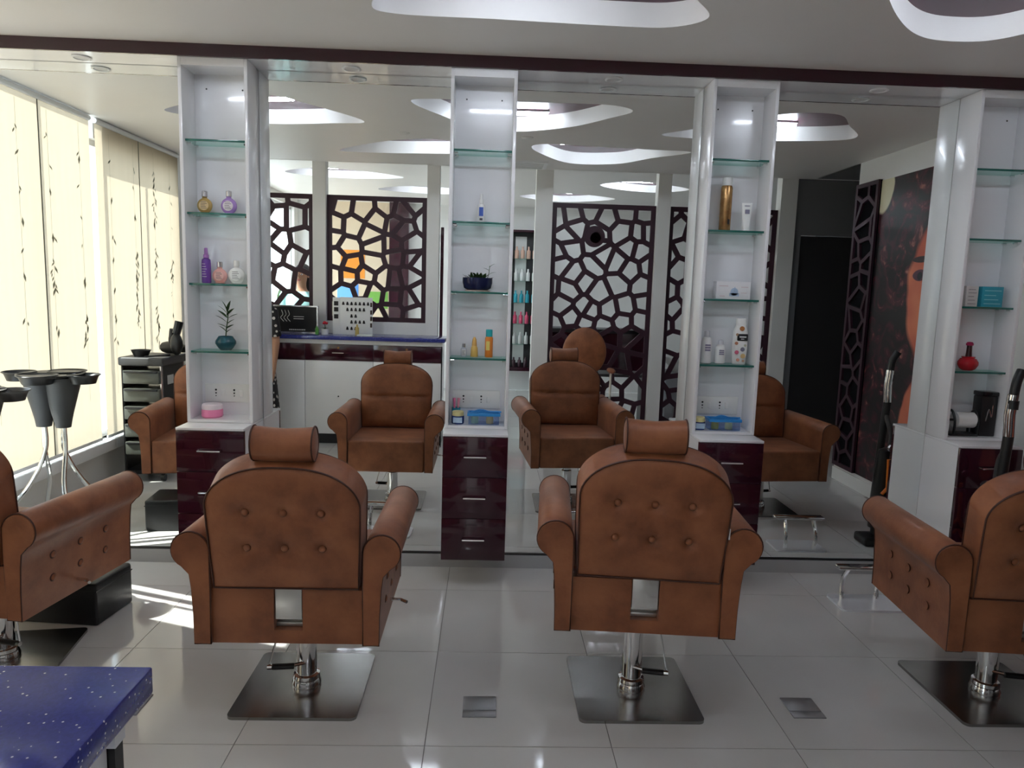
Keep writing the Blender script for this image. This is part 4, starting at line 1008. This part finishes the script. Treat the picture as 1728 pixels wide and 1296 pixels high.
for k in range(5):
    z0 = 0.20 + k * 0.128
    d = obj('drawer', MB().box(-hw + 0.018, hw - 0.018, -hd + 0.03, hd + 0.012, z0, z0 + 0.095, 0.008), GREYPL, t)
    obj('lip', MB().box(-hw + 0.03, hw - 0.03, hd + 0.008, hd + 0.026, z0 + 0.078, z0 + 0.092, 0.004), BLACK, d)
obj('sticker', box(hw - 0.0045, hw - 0.003, 0.0, 0.10, 0.70, 0.765), plain('grey_sticker', (0.55, 0.56, 0.54), 0.5), t)
ztt = 0.90
tag(obj('tint_bowl', MB().lathe([(0, 0), (0.045, 0), (0.065, 0.045), (0.068, 0.048), (0.062, 0.045), (0.042, 0.006), (0, 0.006)], (-2.47, -1.56, ztt), 26), BLACK), 'black tint bowl on the drawer trolley', 'bowl')
tag(obj('tint_brush', MB().tube([(-2.42, -1.50, ztt + 0.006), (-2.33, -1.62, ztt + 0.008), (-2.31, -1.65, ztt + 0.008)], [0.004, 0.006, 0.012], 8), BLACK), 'black tint brush lying beside the bowl on the trolley', 'brush')
t = thing('hair_dryer', 'black hair dryer resting nozzle up on the drawer trolley', 'hair dryer', (-2.35, -1.79, ztt), 0.4)
obj('barrel', MB().lathe([(0.0, -0.08), (0.038, -0.08), (0.046, -0.04), (0.044, 0.03), (0.032, 0.09), (0.026, 0.15), (0, 0.15)], (0, 0, 0.048), 22, axis='X'), BLACK, t)
obj('handle', MB().tube(spline([(0, 0, 0.06), (0.01, 0.01, 0.12), (0.02, 0.01, 0.19)]), [0.024] * 7 + [0.022] * 5 + [0.02], 12), BLACK, t)
obj('rear_grille', MB().lathe([(0.0, -0.086), (0.036, -0.084), (0.038, -0.078), (0, -0.078)], (0, 0, 0.048), 20, axis='X'), SILV, t)
tag(obj('paddle_brush', MB().ball((-2.27, -1.68, ztt + 0.085), 0.045, 0.03, 0.082, 14, 10).tube([(-2.27, -1.68, ztt + 0.16), (-2.25, -1.69, ztt + 0.25)], [0.028, 0.03], 10), BLACK), 'upright black diffuser head at the trolley corner', 'diffuser')

# ------------------------------------------------------------------ tint tray stand
t = thing('tray_stand', 'dark grey tint tray stand on curved chrome legs by the first blind', 'tray stand', (-2.37, -0.33, 0), 0.15)
mb = MB()
for s in (-1, 1):
    rg = []
    for z, cx, rx, ry in ((0.63, 0.058, 0.038, 0.036), (0.67, 0.057, 0.047, 0.040), (0.71, 0.056, 0.058, 0.046), (0.76, 0.058, 0.070, 0.054), (0.83, 0.064, 0.084, 0.064), (0.905, 0.074, 0.095, 0.072)):
        rg.append([mb.bm.verts.new((s * cx + rx * math.cos(2 * PI * k / 24), ry * math.sin(2 * PI * k / 24), z)) for k in range(24)])
    for a, b in zip(rg, rg[1:]):
        for k in range(24): mb.bm.faces.new([a[k], a[(k + 1) % 24], b[(k + 1) % 24], b[k]])
    mb.bm.faces.new(rg[0]); mb.bm.faces.new(rg[-1])
obj('yoke', mb, DKGREY, t, 60)
for s in (-1, 1):
    for q in (-1, 1):
        obj('leg', MB().tube(spline([(s * 0.058 + q * 0.012, q * 0.010, 0.66), (s * 0.060 + q * 0.012, q * 0.012, 0.50), (s * 0.10, q * 0.07, 0.32), (s * 0.20, q * 0.16, 0.14), (s * 0.23, q * 0.20, 0.02)]), 0.012, 10), CHROME, t)
for k, (x, y, r) in enumerate(((0.19, 0.0, 0.085), (-0.19, 0.0, 0.085), (0.0, 0.10, 0.10), (0.0, -0.12, 0.10))):
    obj('bowl_tray', MB().lathe([(0, 0.875), (r * 0.7, 0.878), (r * 0.85, 0.915), (r, 0.925), (r * 0.97, 0.928), (r * 0.8, 0.915), (r * 0.65, 0.885), (0, 0.885)], (x, y, 0), 26), BLACK, t, 50)
obj('rim_tray', MB().lathe([(0.10, 0.905), (0.16, 0.915), (0.165, 0.925), (0.10, 0.92)], (0, 0, 0), 30), BLACK, t)

# ------------------------------------------------------------------ vacuum cleaner by the last tower
VORG = plain('orange_plastic', (0.80, 0.20, 0.02), 0.3)
t = thing('vacuum_cleaner', 'black upright vacuum cleaner with chrome wand collar and orange trim', 'vacuum cleaner', (2.36, -0.50, 0), 0.0)
obj('floor_head', MB().box(-0.09, 0.05, -0.05, 0.10, 0.0, 0.055, 0.015, 3), BLACK, t)
obj('wand', MB().tube(spline([(0.0, 0.02, 0.05), (-0.005, 0.0, 0.40), (0.006, 0, 0.70), (0.014, 0, 0.87)]), 0.022, 14), BLACK, t)
obj('collar', MB().tube([(0.014, 0, 0.86), (0.008, 0, 0.96), (0.014, 0, 1.05)], 0.023, 16), CHROME, t)
obj('collar_grip', MB().tube([(0.012, -0.002, 0.985), (0.014, -0.002, 1.025)], 0.0245, 16), BLACK, t)
obj('handle', MB().tube(spline([(0.014, 0, 1.04), (0.022, 0, 1.11), (0.045, 0.01, 1.16)]), 0.020, 12), BLACK, t)
obj('hose', MB().tube(spline([(0.02, 0.045, 0.56), (0.025, 0.06, 0.66), (0.012, 0.035, 0.74), (0.008, 0.01, 0.78)]), 0.014, 12), DKGREY, t)
b_ = obj('motor_body', MB().lathe([(0, 0.10), (0.055, 0.11), (0.06, 0.20), (0.05, 0.42), (0.035, 0.58), (0, 0.60)], (0, 0.05, 0), 22), BLACK, t, 50)
obj('dial', MB().lathe([(0.012, 0), (0.027, 0), (0.024, 0.014), (0.012, 0.014)], (0.012, 0.098, 0.60), 20, axis='Y'), SILV, b_)
obj('orange_trim', MB().tube([(-0.012, 0.122, 0.54), (-0.006, 0.125, 0.38), (-0.004, 0.12, 0.37), (0.035, 0.112, 0.30)], 0.012, 8).tube([(-0.004, 0.12, 0.37), (-0.03, 0.112, 0.33)], 0.010, 8), VORG, t)

# ------------------------------------------------------------------ poster wall
def poster_mat():
    m = bpy.data.materials.new('poster_print'); m.use_nodes = True; nt = m.node_tree; p = nt.nodes['Principled BSDF']; L = nt.links
    tc = _n(nt, 'ShaderNodeTexCoord'); sp = _n(nt, 'ShaderNodeSeparateXYZ'); L.new(tc.outputs['Object'], sp.inputs[0])
    def math_(op, a, b=None, c=None):
        n = _n(nt, 'ShaderNodeMath', operation=op)
        for i, v in enumerate((a, b, c)):
            if v is None: continue
            if isinstance(v, (int, float)): n.inputs[i].default_value = v
            else: L.new(v, n.inputs[i])
        return n.outputs[0]
    Y, Z = sp.outputs[1], sp.outputs[2]
    nz = _n(nt, 'ShaderNodeTexNoise'); nz.inputs['Scale'].default_value = 5.5; nz.inputs['Detail'].default_value = 4; nz.inputs['Distortion'].default_value = 2.2
    L.new(tc.outputs['Object'], nz.inputs['Vector'])
    hair = _n(nt, 'ShaderNodeValToRGB'); e = hair.color_ramp.elements
    e[0].position = 0.47; e[0].color = (0.008, 0.005, 0.006, 1); e[1].position = 0.78; e[1].color = (0.55, 0.22, 0.16, 1)
    x = hair.color_ramp.elements.new(0.61); x.color = (0.07, 0.008, 0.018, 1)
    L.new(nz.outputs['Fac'], hair.inputs['Fac'])
    nw = _n(nt, 'ShaderNodeTexNoise'); nw.inputs['Scale'].default_value = 3.0; L.new(tc.outputs['Object'], nw.inputs['Vector'])
    wob = math_('MULTIPLY_ADD', nw.outputs['Fac'], 0.12, -0.06)
    def ell(cy, cz, ry, rz, soft=6.0):
        a = math_('DIVIDE', math_('ADD', math_('SUBTRACT', Y, cy), wob), ry); b = math_('DIVIDE', math_('SUBTRACT', Z, cz), rz)
        d = math_('ADD', math_('MULTIPLY', a, a), math_('MULTIPLY', b, b))
        n = _n(nt, 'ShaderNodeMath', operation='MULTIPLY_ADD'); n.use_clamp = True; L.new(d, n.inputs[0]); n.inputs[1].default_value = -soft; n.inputs[2].default_value = soft
        return n.outputs[0]
    def mix(f, a, b):
        n = _n(nt, 'ShaderNodeMix', data_type='RGBA'); L.new(f, n.inputs[0])
        for i, v in ((6, a), (7, b)):
            if isinstance(v, tuple): n.inputs[i].default_value = v + (1,)
            else: L.new(v, n.inputs[i])
        return n.outputs[2]
    bgm = ell(-1.66, 2.30, 0.13, 0.22); c = mix(bgm, hair.outputs['Color'], (0.66, 0.60, 0.40))
    skin = _n(nt, 'ShaderNodeValToRGB'); se = skin.color_ramp.elements; se[0].position = 0.3; se[0].color = (0.50, 0.075, 0.042, 1); se[1].position = 0.7; se[1].color = (0.74, 0.24, 0.12, 1)
    L.new(nw.outputs['Fac'], skin.inputs['Fac'])
    c = mix(ell(-0.86, 1.52, 0.40, 0.56), c, skin.outputs['Color'])       # face
    c = mix(ell(-0.98, 0.62, 0.22, 0.36), c, skin.outputs['Color'])       # neck
    c = mix(ell(-1.13, 1.735, 0.10, 0.022), c, (0.03, 0.01, 0.01))        # brow
    c = mix(ell(-1.12, 1.63, 0.075, 0.04), c, (0.10, 0.03, 0.05))
    c = mix(ell(-1.12, 1.625, 0.028, 0.028), c, (0.01, 0.01, 0.015))
    c = mix(ell(-0.82, 1.12, 0.09, 0.035), c, (0.42, 0.02, 0.03))
    L.new(c, p.inputs['Base Color']); p.inputs['Roughness'].default_value = 0.35
    return m
PM = poster_mat()
tag(obj('wall_poster', box(XR - 0.006, XR - 0.001, -1.70, -0.50, 0.125, 2.33), PM, None, None), 'tall glossy poster of a face half hidden by dark curly hair, on the side wall', 'poster')
t = thing('lattice_screen', 'slim dark lattice panel fixed beside the poster on the side wall', 'screen', (0, 0, 0))
lm_ = lattice(-2.03, -1.705, 0.125, 2.34, XR - 0.030, XR - 0.012, 0.13, 0.03, 0.03, 21)
for v in lm_.bm.verts: v.co = Vector((v.co.y, v.co.x, v.co.z))
obj('lattice', lm_, MAR2, t, None); obj('backing', box(XR - 0.012, XR - 0.001, -2.03, -1.705, 0.125, 2.34), plain('matt_black', (0.006, 0.006, 0.007), 0.95, spec=0.1), t)

# ------------------------------------------------------------------ round-backed chair before the lattice
t = thing('round_back_chair', 'tan round-backed chair standing before the tall lattice screen', 'chair', (0.90, -2.98, 0), 0.0)
obj('backrest', MB().ball((0, -0.02, 0.90), 0.205, 0.045, 0.228, 32, 20), LEATHER, t, 180)
obj('seat', MB().box(-0.22, 0.22, -0.10, 0.30, 0.40, 0.50, 0.03, 3), LEATHER, t)
obj('back_post', MB().tube([(0, -0.06, 0.42), (0, -0.065, 0.70)], 0.02, 10), CHROME, t)
obj('pillar', MB().lathe([(0, 0.03), (0.03, 0.03), (0.03, 0.40), (0, 0.40)], (0, 0.1, 0), 16), CHROME, t)
obj('base_plate', MB().lathe([(0, 0), (0.21, 0), (0.20, 0.02), (0.04, 0.032), (0, 0.032)], (0, 0.1, 0), 36), CHROME, t)
for s in (-1, 1):
    obj('arm_pad', MB().ball((s * 0.245, 0.05, 0.74), 0.036, 0.13, 0.024, 16, 10), LEATHER, t, 180)
    obj('arm_post', MB().tube([(s * 0.20, 0.04, 0.44), (s * 0.245, 0.04, 0.47), (s * 0.245, 0.05, 0.73)], 0.011, 8), plain('cream_post', (0.72, 0.70, 0.62), 0.3), t)

# ------------------------------------------------------------------ rear room
t = thing('product_rack', 'dark glass-shelved product rack lit on the rear wall', 'rack', (0.42, YB, 0.36))
rw, rh = 0.30, 1.90
obj('back_panel', box(-rw, rw, 0.0, 0.02, 0, rh), DKGREY, t)
for x0, x1 in ((-rw, -rw + 0.03), (rw - 0.03, rw)): obj('side_panel', box(x0, x1, 0.02, 0.24, 0, rh), MAROON, t)
obj('top_panel', box(-rw, rw, 0, 0.24, rh, rh + 0.03), MAROON, t); obj('ledge', box(-rw, rw, 0, 0.26, -0.05, 0), MAROON, t)
obj('light_strip', box(-0.06, 0.10, 0.02, 0.03, 0.05, rh - 0.05), WPL, t)
rz_ = [0.33, 0.62, 0.92, 1.225, 1.535]
for z in rz_: obj('glass_shelf', box(-rw + 0.03, rw - 0.03, 0.03, 0.23, z - 0.008, z), SHELFGLASS, t, None)
bm_ = MB().lathe([(0, 0), (0.026, 0), (0.028, 0.004), (0.028, 0.11), (0.012, 0.13), (0.012, 0.17), (0, 0.17)], n=12)
bmesh_ = bm_.mesh('rack_bottle', 40)
cols = [((0.60, 0.60, 0.58), 'clear white'), ((0.62, 0.08, 0.16), 'pink'), ((0.04, 0.36, 0.46), 'turquoise'), ((0.75, 0.75, 0.74), 'white'), ((0.70, 0.45, 0.35), 'peach')]
for k, z in enumerate([0.0] + rz_):
    c, nm = ((0.06, 0.03, 0.04), 'dark') if k == 0 else cols[k - 1]
    me = bmesh_.copy(); me.materials.append(plain('rack_bottle_%d' % k, c, 0.25))
    for q in range(6):
        o = link('rack_bottle', me, None, None, (0.42 - 0.21 + q * 0.084, YB + 0.13, 0.36 + z + 0.0005)); o.scale = (1, 1, 1.0 if k else 0.8)
        tag(o, '%s bottle in a row on the %s level of the product rack' % (nm, ('bottom', 'second', 'third', 'fourth', 'fifth', 'top')[k]), 'bottle', '%s bottles on the product rack' % nm)
PST = [(-1.95, 1.75, 0.34, 0.40, (0.85, 0.30, 0.03), 'orange'), (-2.02, 1.32, 0.30, 0.30, (0.12, 0.32, 0.75), 'blue'), (-1.60, 1.25, 0.30, 0.24, (0.20, 0.45, 0.08), 'green'), (-2.0, 1.0, 0.3, 0.2, (0.85, 0.28, 0.04), 'deep orange')]
for x, z, w_, h_, c, nm in PST:
    tag(obj('wall_notice', box(x - w_ / 2, x + w_ / 2, YB + 0.001, YB + 0.006, z - h_ / 2, z + h_ / 2), plain('notice_' + nm, c, 0.5)), '%s paper notice on the rear wall' % nm, 'notice')
struct('trim_6', box(-1.42, -1.15, YB, YB + 0.12, 0, ZC2), MAROON, label='dark maroon pier on the rear wall')
struct('wall_cream_panel', box(-2.4, -1.42, YB, YB + 0.0008, 0, ZC2), mat('cream_paint', (0.72, 0.58, 0.42), 0.6))
t = thing('black_desk', 'black service desk behind the tall lattice screen', 'desk', (1.15, -4.3, 0))
obj('top', box(-0.62, 0.62, -0.25, 0.25, 1.02, 1.06, 0.003), BLACK, t); obj('shelf', box(-0.60, 0.60, -0.2, 0.24, 0.55, 0.58), DKGREY, t)
for s in (-1, 1): obj('side_panel', box(s * 0.61 - 0.012, s * 0.61 + 0.012, -0.24, 0.24, 0, 1.02), BLACK, t)
obj('front_panel', box(-0.6, 0.6, 0.2, 0.22, 0.62, 1.02), MAROON, t)
t = thing('wash_basin', 'grey wash basin cabinet behind the tall lattice screen', 'basin', (2.15, -4.2, 0))
obj('cabinet', box(-0.22, 0.22, -0.2, 0.2, 0, 0.62, 0.01), plain('basin_grey', (0.30, 0.31, 0.33), 0.4), t)
obj('bowl', MB().lathe([(0.10, 0.62), (0.20, 0.74), (0.22, 0.78), (0.20, 0.78), (0.15, 0.70), (0, 0.68)], n=28), WPL, t, 50)
def palm(x, y, h, label, seed):
    R = random.Random(seed); t = thing('potted_palm', label, 'plant', (x, y, 0))
    obj('pot', MB().lathe([(0, 0), (0.13, 0), (0.17, 0.28), (0.18, 0.30), (0.15, 0.30), (0.13, 0.24), (0, 0.24)], n=24), plain('white_pot', (0.7, 0.7, 0.68), 0.4), t)
    obj('trunk', MB().tube([(0, 0, 0.2), (0.01, 0, h * 0.55), (0, 0, h * 0.8)], 0.02, 8), SOIL, t)
    L_ = leaf_mesh(0.42, 0.035, 6)
    for k in range(26):
        a = R.uniform(0, 2 * PI); place_leaf(L_, t, (0, 0, h * R.uniform(.5, .82)), (math.cos(a), math.sin(a), R.uniform(-.1, 1.1)), R.uniform(-.6, .6), R.uniform(.6, 1.0))
palm(-2.40, -4.75, 1.45, 'leafy potted palm beside the rear window', 4); palm(-2.35, -5.6, 1.25, 'shorter leafy potted palm further along the rear window', 9)
# dim passage doors
for k, (x, y) in enumerate(((3.3, -3.32), (4.05, -3.32))):
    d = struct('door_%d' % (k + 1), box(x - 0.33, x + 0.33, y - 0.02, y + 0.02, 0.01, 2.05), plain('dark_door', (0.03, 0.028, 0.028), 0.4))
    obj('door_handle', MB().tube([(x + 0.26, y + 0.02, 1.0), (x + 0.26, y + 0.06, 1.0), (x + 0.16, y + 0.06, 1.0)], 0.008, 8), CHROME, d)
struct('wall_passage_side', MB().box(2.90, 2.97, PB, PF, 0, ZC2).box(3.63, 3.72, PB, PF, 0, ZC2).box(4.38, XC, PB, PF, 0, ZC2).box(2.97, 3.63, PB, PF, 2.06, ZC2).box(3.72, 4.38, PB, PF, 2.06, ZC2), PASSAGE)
# ------------------------------------------------------------------ people
def skin_body(name, joints, bones, m, parent, levels=2):
    keys = list(joints); idx = {k: i for i, k in enumerate(keys)}
    me = bpy.data.meshes.new(name)
    me.from_pydata([joints[k][0] for k in keys], [(idx[a], idx[b]) for a, b in bones], [])
    o = bpy.data.objects.new(name, me); col.objects.link(o); me.materials.append(m)
    if parent: o.parent = parent
    sk = o.modifiers.new('skin', 'SKIN'); sk.use_smooth_shade = True
    for k in keys:
        r = joints[k][1]; me.skin_vertices[0].data[idx[k]].radius = r if isinstance(r, tuple) else (r, r)
        me.skin_vertices[0].data[idx[k]].use_root = (k == 'pelvis')
    ss = o.modifiers.new('sub', 'SUBSURF'); ss.levels = levels; ss.render_levels = levels
    dg = bpy.context.evaluated_depsgraph_get(); ev = o.evaluated_get(dg)
    nm = bpy.data.meshes.new_from_object(ev); o.modifiers.clear(); o.data = nm
    nm.polygons.foreach_set('use_smooth', [True] * len(nm.polygons))
    if not nm.materials: nm.materials.append(m)
    return o
def person(loc, rz, H, label, dress, pants, hairlong=True, scalep=1.0):
    t = thing('person', label, 'person', loc, rz)
    s = H / 1.62
    def J(x, y, z): return (x * s, y * s, z * s)
    j = {'pelvis': (J(0, 0, 0.86), (0.13, 0.10)), 'waist': (J(0, 0.0, 1.02), (0.115, 0.09)), 'chest': (J(0, 0.0, 1.20), (0.135, 0.095)), 'neck0': (J(0, -0.005, 1.33), (0.065, 0.055)),
         'neck': (J(0, 0.0, 1.385), 0.046), 'jaw': (J(0, 0.018, 1.44), (0.058, 0.066)), 'head': (J(0, 0.008, 1.51), (0.072, 0.088)), 'crown': (J(0, 0.0, 1.585), (0.050, 0.062))}
    b = [('pelvis', 'waist'), ('waist', 'chest'), ('chest', 'neck0'), ('neck0', 'neck'), ('neck', 'jaw'), ('jaw', 'head'), ('head', 'crown')]
    for q, n in ((-1, 'l'), (1, 'r')):
        j.update({n + 'sh': (J(q * 0.165, 0, 1.295), 0.052), n + 'el': (J(q * 0.215, -0.01, 1.02), 0.037), n + 'wr': (J(q * 0.225, 0.05, 0.79), 0.024), n + 'pa': (J(q * 0.222, 0.07, 0.715), (0.018, 0.034)),
                  n + 'hip': (J(q * 0.085, 0, 0.80), 0.085), n + 'kn': (J(q * 0.085, 0.012, 0.45), 0.055), n + 'an': (J(q * 0.085, -0.01, 0.09), 0.036), n + 'to': (J(q * 0.09, 0.12, 0.035), (0.035, 0.024))})
        b += [('chest', n + 'sh'), (n + 'sh', n + 'el'), (n + 'el', n + 'wr'), (n + 'wr', n + 'pa'), ('pelvis', n + 'hip'), (n + 'hip', n + 'kn'), (n + 'kn', n + 'an'), (n + 'an', n + 'to')]
        for f, (dy, L, up) in enumerate(((0.028, 0.066, 0), (0.010, 0.074, 0), (-0.009, 0.070, 0), (-0.026, 0.055, 0))):
            a_, b_, c_ = n + 'f%da' % f, n + 'f%db' % f, n + 'f%dc' % f
            j[a_] = (J(q * 0.222, 0.078 + dy, 0.685), 0.0088); j[b_] = (J(q * 0.216, 0.088 + dy, 0.685 - L * 0.5), 0.008); j[c_] = (J(q * 0.206, 0.092 + dy, 0.685 - L), 0.0068)
            b += [(n + 'pa', a_), (a_, b_), (b_, c_)]
        j[n + 'ta'] = (J(q * 0.212, 0.112, 0.735), 0.010); j[n + 'tb'] = (J(q * 0.205, 0.128, 0.705), 0.0085)
        b += [(n + 'pa', n + 'ta'), (n + 'ta', n + 'tb')]
    body = skin_body('body', j, b, SKIN, t)
    # clothes
    rings = []; mb = MB()
    for z, hx, hy in ((1.335, 0.075, 0.062), (1.315, 0.15, 0.078), (1.27, 0.185, 0.10), (1.18, 0.168, 0.118), (1.02, 0.140, 0.108), (0.86, 0.172, 0.135), (0.65, 0.20, 0.165), (0.36, 0.225, 0.19)):
        rings.append([mb.bm.verts.new(J(hx * math.cos(2 * PI * k / 28), hy * math.sin(2 * PI * k / 28), z)) for k in range(28)])
    for a, c in zip(rings, rings[1:]):
        for k in range(28): mb.bm.faces.new([a[k], a[(k + 1) % 28], c[(k + 1) % 28], c[k]])
    obj('tunic', mb, dress, t, 180)
    for q in (-1, 1):
        obj('sleeve', MB().tube([J(q * 0.13, 0, 1.31), J(q * 0.178, 0, 1.285), J(q * 0.205, -0.006, 1.13), J(q * 0.215, -0.006, 1.06)], [0.058 * s, 0.062 * s, 0.052 * s, 0.050 * s], 18, cap=False), dress, t, 180)
        obj('trouser_leg', MB().tube([J(q * 0.088, 0, 0.78), J(q * 0.088, 0.01, 0.45), J(q * 0.086, -0.008, 0.10)], [0.098 * s, 0.068 * s, 0.05 * s], 18), pants, t, 180)
        obj('shoe', MB().ball(J(q * 0.09, 0.05, 0.035), 0.045 * s, 0.125 * s, 0.035 * s), BLACK, t, 180)
    # face and hair
    eyew = plain('eye_white', (0.75, 0.74, 0.72), 0.3); lip = plain('lips', (0.36, 0.09, 0.08), 0.4)
    for q in (-1, 1):
        e = obj('eye', MB().ball(J(q * 0.031, 0.083, 1.512), 0.0125 * s, 0.008 * s, 0.0075 * s), eyew, t, 180); obj('pupil', MB().ball(J(q * 0.031, 0.090, 1.512), 0.006 * s, 0.004 * s, 0.006 * s), BLACK, e, 180)
        obj('eyebrow', MB().tube([J(q * 0.014, 0.092, 1.532), J(q * 0.032, 0.091, 1.538), J(q * 0.048, 0.080, 1.532)], 0.0032 * s, 6), HAIR, t)
        obj('ear', MB().ball(J(q * 0.075, 0.005, 1.505), 0.009 * s, 0.018 * s, 0.028 * s), SKIN, t, 180)
    obj('nose', MB().tube([J(0, 0.090, 1.515), J(0, 0.104, 1.487), J(0, 0.092, 1.476)], [0.007 * s, 0.012 * s, 0.010 * s], 10), SKIN, t, 180)
    obj('mouth', MB().ball(J(0, 0.082, 1.452), 0.022 * s, 0.008 * s, 0.007 * s), lip, t, 180)
    mb = MB().ball(J(0, -0.034, 1.548), 0.084 * s, 0.086 * s, 0.080 * s, 22, 14)
    if hairlong: mb.tube([J(0, -0.07, 1.55), J(0, -0.105, 1.42), J(0, -0.12, 1.25)], [0.075 * s, 0.06 * s, 0.035 * s], 14)
    obj('hair', mb, HAIR, t, 180)
    return t
PRINT = mat('black_white_print', (0.015, 0.014, 0.016), 0.7)
def print_mat():
    nt = PRINT.node_tree; p = nt.nodes['Principled BSDF']; tc = _n(nt, 'ShaderNodeTexCoord'); v = _n(nt, 'ShaderNodeTexVoronoi'); v.inputs['Scale'].default_value = 24
    nt.links.new(tc.outputs['Object'], v.inputs['Vector']); r = _n(nt, 'ShaderNodeValToRGB'); r.color_ramp.interpolation = 'CONSTANT'
    r.color_ramp.elements[0].color = (0.62, 0.58, 0.54, 1); r.color_ramp.elements[1].position = 0.30; r.color_ramp.elements[1].color = (0.014, 0.012, 0.014, 1)
    nt.links.new(v.outputs['Distance'], r.inputs['Fac']); nt.links.new(r.outputs['Color'], p.inputs['Base Color'])
print_mat()
person((-2.00, -2.60, 0), 0.3, 1.52, 'person in a black and white printed tunic standing beside the reception counter', PRINT, plain('black_cloth', (0.015, 0.015, 0.017), 0.8))
person((-2.02, -4.25, 0), 0.1, 1.66, 'person in a pale aqua tunic standing behind the lattice screen', plain('aqua_cloth', (0.35, 0.62, 0.62), 0.8), plain('black_cloth', (0.015, 0.015, 0.017), 0.8))
